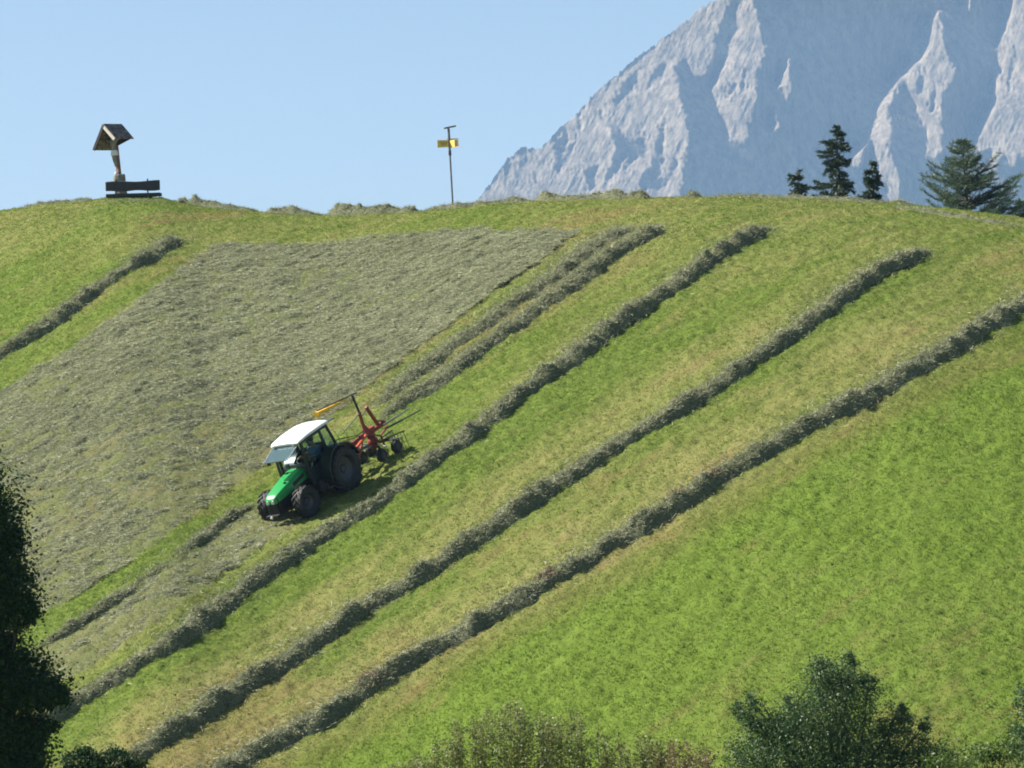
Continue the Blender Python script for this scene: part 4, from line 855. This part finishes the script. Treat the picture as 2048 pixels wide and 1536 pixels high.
# glass: raised windscreen and rear window, fixed side panes
def pane(name, pts, mat, frame, th=.012, fw=.035):
    b = MB(); b.plate(pts, th); o = b.build(name, mat, tr_o)
    b = MB(); n_ = len(pts)
    for i in range(n_): b.bar(pts[i], pts[(i + 1) % n_], fw, .022)
    b.build('frame', frame, o); return o
pane('windscreen', [(1.33, -.53, 2.20), (1.33, .53, 2.20), (2.02, .50, 1.95), (2.02, -.50, 1.95)], M_TINT, M_GALV, fw=.022)
pane('rear_window', [(-.36, .50, 2.28), (-.36, -.50, 2.28), (-.86, -.46, 2.22), (-.86, .46, 2.22)], M_TINT, M_BLACK)
for sy_ in (1, -1):
    pane('side_window', [(.12, sy_ * .585, 1.54), (-.36, sy_ * .545, 1.51), (-.19, sy_ * .54, 2.19), (.155, sy_ * .555, 2.20)], M_GLASS, M_BLACK)
    dr = pane('door', [(1.22, sy_ * .535, .87), (.26, sy_ * .602, .84), (.24, sy_ * .575, 2.19), (1.18, sy_ * .555, 2.18)], M_GLASS, M_DKGREEN, fw=.05)
    b = MB(); b.loft([[(1.24, sy_ * .53, .84), (1.24, sy_ * .55, .84), (1.24, sy_ * .55, 1.22), (1.24, sy_ * .53, 1.22)], [(.24, sy_ * .60, .82), (.24, sy_ * .62, .82), (.24, sy_ * .615, 1.42), (.24, sy_ * .595, 1.42)]]); b.build('lower_panel', M_DKGREEN, dr)
    b = MB(); b.bar((.36, sy_ * .63, 1.25), (.50, sy_ * .63, 1.22), .03); b.build('handle', M_GALV, dr)
    # fender over the rear wheel
    b = MB(); secs = []
    for i in range(13):
        a = rad(-8 + 176 * i / 12); rr_ = .86; secs.append([(rr_ * math.cos(a), sy_ * .56, .76 + rr_ * math.sin(a)), (rr_ * math.cos(a), sy_ * 1.0, .76 + rr_ * math.sin(a)), ((rr_ - .035) * math.cos(a), sy_ * 1.0, .76 + (rr_ - .035) * math.sin(a)), ((rr_ - .035) * math.cos(a), sy_ * .56, .76 + (rr_ - .035) * math.sin(a))])
    b.loft(secs[:13]); fd = b.build('fender', M_DKGREEN, tr_o, smooth=True)
    b = MB(); b.box((-.55, sy_ * .93, 1.46), (.05, .10, .07)); b.build('tail_lamp', M_ORANGE, fd)
    b = MB(); b.box((.66, sy_ * .70, .45), (.34, .24, .03)); b.box((.66, sy_ * .68, .70), (.32, .18, .03)); b.bar((.52, sy_ * .62, .72), (.52, sy_ * .72, .44), .03); b.bar((.80, sy_ * .62, .72), (.80, sy_ * .72, .44), .03); b.build('step', M_GALV, tr_o)
    b = MB(); b.loft([[(1.62, sy_ * .58, 1.04), (1.62, sy_ * .90, 1.04), (1.62, sy_ * .90, 1.06), (1.62, sy_ * .58, 1.06)], [(2.1, sy_ * .58, 1.12), (2.1, sy_ * .90, 1.12), (2.1, sy_ * .90, 1.14), (2.1, sy_ * .58, 1.14)], [(2.45, sy_ * .58, 1.0), (2.45, sy_ * .90, 1.0), (2.45, sy_ * .90, 1.02), (2.45, sy_ * .58, 1.02)]])
    b = MB(); b.bar((1.28, sy_ * .53, 1.9), (1.42, sy_ * .80, 1.88), .02); b.loft([[(1.40, sy_ * .78, 1.66), (1.40, sy_ * .92, 1.66), (1.43, sy_ * .92, 1.66), (1.43, sy_ * .78, 1.66)], [(1.40, sy_ * .78, 1.92), (1.40, sy_ * .92, 1.92), (1.43, sy_ * .92, 1.92), (1.43, sy_ * .78, 1.92)]]); b.build('mirror', M_BLACK, tr_o)
b = MB(); b.box((1.35, -.60, 1.30), (.08, .05, .09)); b.build('indicator_lamp', M_ORANGE, tr_o)
b = MB(); b.box((.05, 0, 1.10), (.46, .46, .14)); b.box((-.20, 0, 1.42), (.12, .44, .56)); b.box((.05, 0, .92), (.3, .3, .26)); b.build('seat', M_SEAT, tr_o, bevel=.04)
b = MB(); b.loft([[(1.0, -.2, .85), (1.22, -.2, .85), (1.22, .2, .85), (1.0, .2, .85)], [(.98, -.24, 1.38), (1.24, -.24, 1.38), (1.24, .24, 1.38), (.98, .24, 1.38)], [(1.06, -.20, 1.48), (1.24, -.2, 1.50), (1.24, .2, 1.50), (1.06, .2, 1.48)]]); b.box((1.18, -.33, 1.40), (.10, .14, .3)); b.build('dashboard', M_PALE, tr_o, bevel=.02)
b = MB(); th_ = np.linspace(0, 2 * math.pi, 25); cw = np.array([.78, 0, 1.52]); ax1 = np.array([.42, 0, .9]); ax1 /= np.linalg.norm(ax1); b.tube([cw + .2 * (np.cos(t_) * np.array([0, 1, 0]) + np.sin(t_) * np.array([.9, 0, -.42])) for t_ in th_], [.017] * 25, 6); b.tube([cw, (1.0, 0, 1.30)], [.025, .03], 8)
for a in (0, 2.1, 4.2): b.tube([cw, cw + .19 * (math.cos(a) * np.array([0, 1, 0]) + math.sin(a) * np.array([.9, 0, -.42]))], [.012, .012], 5)
b.build('steering_wheel', M_BLACK, tr_o, smooth=True)
b = MB(); b.tube([(1.55, -.38, 1.0), (1.55, -.40, 1.5), (1.50, -.41, 2.05)], [.045, .045, .035], 10); b.build('exhaust_pipe', M_IRON, tr_o, smooth=True)
b = MB(); b.box((2.98, 0, .46), (.14, .50, .10)); b.bar((2.75, .2, .5), (3.05, .2, .44), .05); b.bar((2.75, -.2, .5), (3.05, -.2, .44), .05); b.build('front_hitch', M_BLACK, tr_o)
b = MB(); b.lathe([(0, .05), (.045, .03), (.055, 0), (.045, -.03), (0, -.05)], 'X', 12, (3.06, 0, .46)); b.build('hitch_pin', M_LAMP, tr_o)
b = MB(); b.bar((-.3, .32, .62), (-1.05, .36, .66), .06); b.bar((-.3, -.32, .62), (-1.05, -.36, .66), .06); b.bar((-.4, 0, 1.1), (-1.05, 0, 1.12), .05); b.bar((-.55, .34, 1.2), (-.8, .36, .68), .04); b.bar((-.55, -.34, 1.2), (-.8, -.36, .68), .04); b.build('rear_linkage', M_BLACK, tr_o)

# ---- driver
M_SKIN = simple('skin', (.42, .24, .17), .6, var=.08); M_BLUE = simple('blue_shirt', (.05, .16, .34), .85, var=.1); M_TROUSERS = simple('dark_trousers', (.03, .035, .05), .9); M_HAIR = simple('dark_hair', (.02, .016, .012), .8)
dv = empty('person', 'driver in a blue shirt sitting in the cab, hands on the steering wheel', 'person'); dv.matrix_world = TM
J = [(.06, 0, 1.20), (.04, 0, 1.38), (.05, 0, 1.60), (.07, 0, 1.70), (.09, 0, 1.80), (.11, 0, 1.90), (.09, 0, 1.96),
     (.07, .20, 1.62), (.22, .27, 1.42), (.50, .22, 1.47), (.66, .19, 1.53), (.07, -.20, 1.62), (.22, -.27, 1.42), (.50, -.22, 1.47), (.66, -.19, 1.53),
     (.10, .10, 1.19), (.50, .14, 1.24), (.62, .14, .92), (.74, .14, .85), (.10, -.10, 1.19), (.50, -.14, 1.24), (.62, -.14, .92), (.74, -.14, .85)]
E = [(0, 1), (1, 2), (2, 3), (3, 4), (4, 5), (5, 6), (2, 7), (7, 8), (8, 9), (9, 10), (2, 11), (11, 12), (12, 13), (13, 14), (0, 15), (15, 16), (16, 17), (17, 18), (0, 19), (19, 20), (20, 21), (21, 22)]
R_ = [(.13, .15), (.12, .15), (.12, .17), .055, .075, .09, .07, .065, .05, .038, .034, .065, .05, .038, .034, .085, .07, .05, .04, .085, .07, .05, .04]
for sy_ in (1, -1):                                                    # palm, four fingers and a thumb closed on the rim
    w = 10 if sy_ > 0 else 14; pb = len(J); J.append((.725, sy_ * .185, 1.55)); E.append((w, pb)); R_.append((.035, .02))
    for i_ in range(4):
        y0 = sy_ * (.155 + .02 * i_); a_ = len(J); ln_ = (.034, .040, .038, .030)[i_]
        J += [(.755, y0, 1.565 - .006 * i_), (.755 + ln_, y0, 1.55 - .006 * i_), (.75 + ln_ * .8, y0, 1.515 - .006 * i_)]; E += [(pb, a_), (a_, a_ + 1), (a_ + 1, a_ + 2)]; R_ += [.011, .0095, .008]
    a_ = len(J); J += [(.72, sy_ * .145, 1.54), (.755, sy_ * .125, 1.53)]; E += [(pb, a_), (a_, a_ + 1)]; R_ += [.012, .009]
body = skinned('body', J, E, R_, M_SKIN, dv)
J2 = [(.055, 0, 1.22), (.045, 0, 1.38), (.055, 0, 1.60), (.065, 0, 1.67), (.07, .205, 1.62), (.22, .275, 1.42), (.40, .245, 1.45), (.07, -.205, 1.62), (.22, -.275, 1.42), (.40, -.245, 1.45)]
skinned('shirt', J2, [(0, 1), (1, 2), (2, 3), (2, 4), (4, 5), (5, 6), (2, 7), (7, 8), (8, 9)], [(.15, .17), (.14, .17), (.14, .19), .07, .08, .062, .052, .08, .062, .052], M_BLUE, dv)
J3 = [(.06, 0, 1.20), (.10, .10, 1.19), (.50, .14, 1.24), (.62, .14, .93), (.10, -.10, 1.19), (.50, -.14, 1.24), (.62, -.14, .93)]
skinned('trousers', J3, [(0, 1), (1, 2), (2, 3), (0, 4), (4, 5), (5, 6)], [(.14, .15), .10, .08, .06, .10, .08, .06], M_TROUSERS, dv)
b = MB(); b.lathe([(.02, 2.035), (.075, 2.02), (.098, 1.97), (.10, 1.92), (.092, 1.88)], 'Z', 14, (.095, 0, 0)); b.build('hair', M_HAIR, dv, smooth=True)
b = MB(); b.loft([[(.19, -.012, 1.91), (.19, .012, 1.91), (.215, .014, 1.875), (.215, -.014, 1.875)], [(.18, -.012, 1.87), (.18, .012, 1.87), (.19, .012, 1.86), (.19, -.012, 1.86)]]); b.build('nose', M_SKIN, dv)

# ================================================================== hay rake behind the tractor
M_RED = simple('red_paint', (.20, .022, .010), .5, var=.2, scale=5, dirt=(.25, .06, .04)); M_ORED = simple('bright_red_paint', (.5, .085, .03), .4, var=.1); M_STEEL = simple('bare_steel', (.24, .24, .235), .5, .5, var=.2)
M_TARP = simple('yellow_tarpaulin', (.85, .47, .035), .6, var=.12, scale=4)
rk = empty('hay_rake', 'red rotary hay rake behind the tractor with a folded yellow curtain on its mast', 'rake'); rk.matrix_world = TM
GX, GZ = -2.75, .92
b = MB(); b.bar((-1.0, .37, .66), (-1.0, .0, 1.22), .07); b.bar((-1.0, -.37, .66), (-1.0, 0, 1.22), .07); b.bar((-1.0, -.42, .66), (-1.0, .42, .66), .08); b.bar((-1.0, 0, 1.2), (-1.75, .0, 1.0), .08); b.bar((-1.0, .3, .7), (-1.8, .05, .92), .06); b.bar((-1.0, -.3, .7), (-1.8, -.05, .92), .06)
b.bar((-1.7, 0, .97), (GX - .9, 0, .95), .13); b.box((-1.35, .18, 1.02), (.5, .10, .10)); b.bar((-1.1, .55, .62), (-1.95, .25, .92), .07); b.bar((-1.1, .55, .62), (-1.05, .15, 1.18), .07); b.bar((-1.1, -.5, .62), (-1.1, .55, .62), .07); b.bar((-1.3, .5, 1.0), (-1.2, .55, .6), .06)
b.build('drawbar_frame', M_RED, rk, bevel=.01)
b = MB(); b.bar((-1.3, .52, .98), (-2.3, .26, 1.06), .085); b.build('brace_bar', M_ORED, rk, bevel=.01)
b = MB(); b.lathe([(0, .40), (.10, .40), (.12, .52), (.17, .56), (.19, .66), (.17, .72), (.13, .78), (.15, .86), (.15, .95), (.10, 1.02), (0, 1.02)], 'Z', 18, (GX, 0, 0)); b.box((GX, 0, 1.05), (.32, .30, .16)); b.build('gearbox', M_RED, rk, bevel=.01)
b = MB(); b.bar((-2.42, .12, 1.0), (-2.46, .12, 1.78), .085); b.loft([[(-2.36, .08, 1.0), (-2.72, .08, 1.0), (-2.72, .16, 1.0), (-2.36, .16, 1.0)], [(-2.42, .09, 1.32), (-2.50, .09, 1.32), (-2.50, .15, 1.32), (-2.42, .15, 1.32)]]); mast = b.build('mast', M_RED, rk, bevel=.01)
b = MB(); b.bar((-2.46, .12, 1.78), (-2.42, .12, 2.40), .055); b.build('mast_extension', M_BLACK, mast)
b = MB(); b.bar((-2.62, .16, 2.42), (-.98, -.30, 2.50), .04); b.bar((-2.44, .12, 1.75), (-1.55, -.05, 1.45), .025); b.build('curtain_bar', M_IRON, mast)
b = MB(); secs = []
for i in range(14):
    t_ = i / 13; p = np.array([-2.20 + 1.28 * t_, .045 - .36 * t_, 2.42 + .065 * t_]); w_ = .045 + .06 * t_ + .012 * math.sin(i * 2.1); d_ = .05 + .13 * t_ + .02 * math.sin(i * 1.7)
    secs.append([(p[0], p[1] - w_, p[2] - .01), (p[0], p[1] - w_ * 1.2, p[2] - d_ * .6), (p[0], p[1], p[2] - d_), (p[0], p[1] + w_ * 1.2, p[2] - d_ * .6), (p[0], p[1] + w_, p[2] - .01), (p[0], p[1], p[2] + .015)])
b.loft(secs); b.build('folded_curtain', M_TARP, mast, smooth=True)
b = MB(); b.bar((-3.30, .0, .96), (-2.98, .02, 1.78), .095); b.bar((-3.30, 0, .98), (-3.62, 0, 1.0), .09); b.bar((-3.22, 0, 1.18), (-3.6, 0, 1.02), .05); b.build('curtain_arm', M_RED, rk, bevel=.01)
b = MB(); b.bar((-2.44, .12, 1.6), (-3.0, .02, 1.72), .022); b.build('stay_rod', M_IRON, rk)
na = 9
for k in range(na):
    a = 2 * math.pi * k / na + .35; u_ = np.array([math.cos(a), math.sin(a), 0]); s2 = np.array([-math.sin(a), math.cos(a), 0]); c0 = np.array([GX, 0, .56])
    if u_[0] > .55 and abs(u_[1]) < .75: R1 = 1.0
    else: R1 = 1.12
    b = MB(); b.tube([c0 + u_ * .2, c0 + u_ * R1 + np.array([0, 0, .03])], [.026, .022], 8); arm = b.build('tine_arm', M_STEEL if k % 4 == 1 else M_IRON, rk, smooth=True)
    b = MB()
    for j in range(4):
        p = c0 + u_ * (R1 - .06 - .11 * j) + np.array([0, 0, .03])
        for w_ in (-.02, .02): b.tube([p + s2 * w_, p + s2 * (w_ - .05) + np.array([0, 0, -.25]), p + s2 * (w_ - .16) + np.array([0, 0, -.53])], [.008, .008, .006], 5)
    b.build('tines', M_IRON, arm)
for (p, q) in (((-3.25, .25, 1.0), (-4.35, .62, 1.10)), ((-3.3, .3, .86), (-4.42, 1.0, .96))):
    b = MB(); b.tube([p, q], [.028, .022], 8); b.tube([np.array(q) * .12 + np.array(p) * .88, np.array(q) * .45 + np.array(p) * .55], [.036, .036], 8); b.build('guard_arm', M_STEEL if q[1] < .8 else M_IRON, rk, smooth=True)
b = MB()
for y_ in (-.75, -.35, .0):
    t_ = np.linspace(0, math.pi, 12); b.tube([(-1.55 - .55 * (1 - math.cos(v_)) / 2, y_, .7 + .85 * math.sin(v_)) for v_ in t_], [.009] * 12, 5)
b.build('guard_hoops', M_STEEL, rk)
for (x_, y_) in ((-2.45, .42), (-2.45, -.42), (-3.15, .55), (-3.15, -.55)):
    b = MB(); b.lathe([(.10, -.07), (.20, -.085), (.225, -.05), (.23, 0), (.225, .05), (.20, .085), (.10, .07)], 'Y', 20, closed=True); wh = b.build('support_wheel', M_TYRE, rk, smooth=True); wh.location = (x_, y_, .23)
    b = MB(); b.lathe([(0, .075), (.105, .07), (.105, -.07), (0, -.075)], 'Y', 14); b.build('rim', M_RIM, wh); b = MB(); b.bar((0, 0, 0), (0, -.02 if y_ > 0 else .02, .30), .04); b.bar((0, -.02 if y_ > 0 else .02, .3), ((GX - x_) * .8, -y_ * .7, .36), .04); b.build('wheel_fork', M_BLACK, wh)
b = MB()
for (y_, z_) in ((.22, 1.35), (.30, 1.22), (-.1, 1.42)):
    b.tube([(-.45, y_, 1.25), (-.9, y_ * 1.3, z_), (-1.5, y_, z_ - .12), (-2.2, y_ * .6, 1.1), (GX + .1, y_ * .4, 1.12)], [.016] * 5, 6)
b.build('hydraulic_hoses', M_BLACK, rk, smooth=True)
b = MB(); b.bar((-2.2, .28, 1.12), (-2.75, .40, .80), .05); b.bar((-2.75, .40, .8), (-3.3, .34, .92), .05); b.bar((-2.75, .42, .78), (-2.75, .42, .42), .05); b.box((-1.9, .34, 1.14), (.16, .10, .12)); b.build('height_lever', M_RED, rk)
b = MB(); b.tube([(-.45, 0, .72), (-1.5, 0, .85), (-2.45, 0, .95)], [.05, .055, .05], 10); b.build('drive_shaft', M_BLACK, rk, smooth=True)
b = MB(); b.box((-1.30, -.33, 1.18), (.04, .05, .36)); b.build('marker_board', M_TARP, rk)
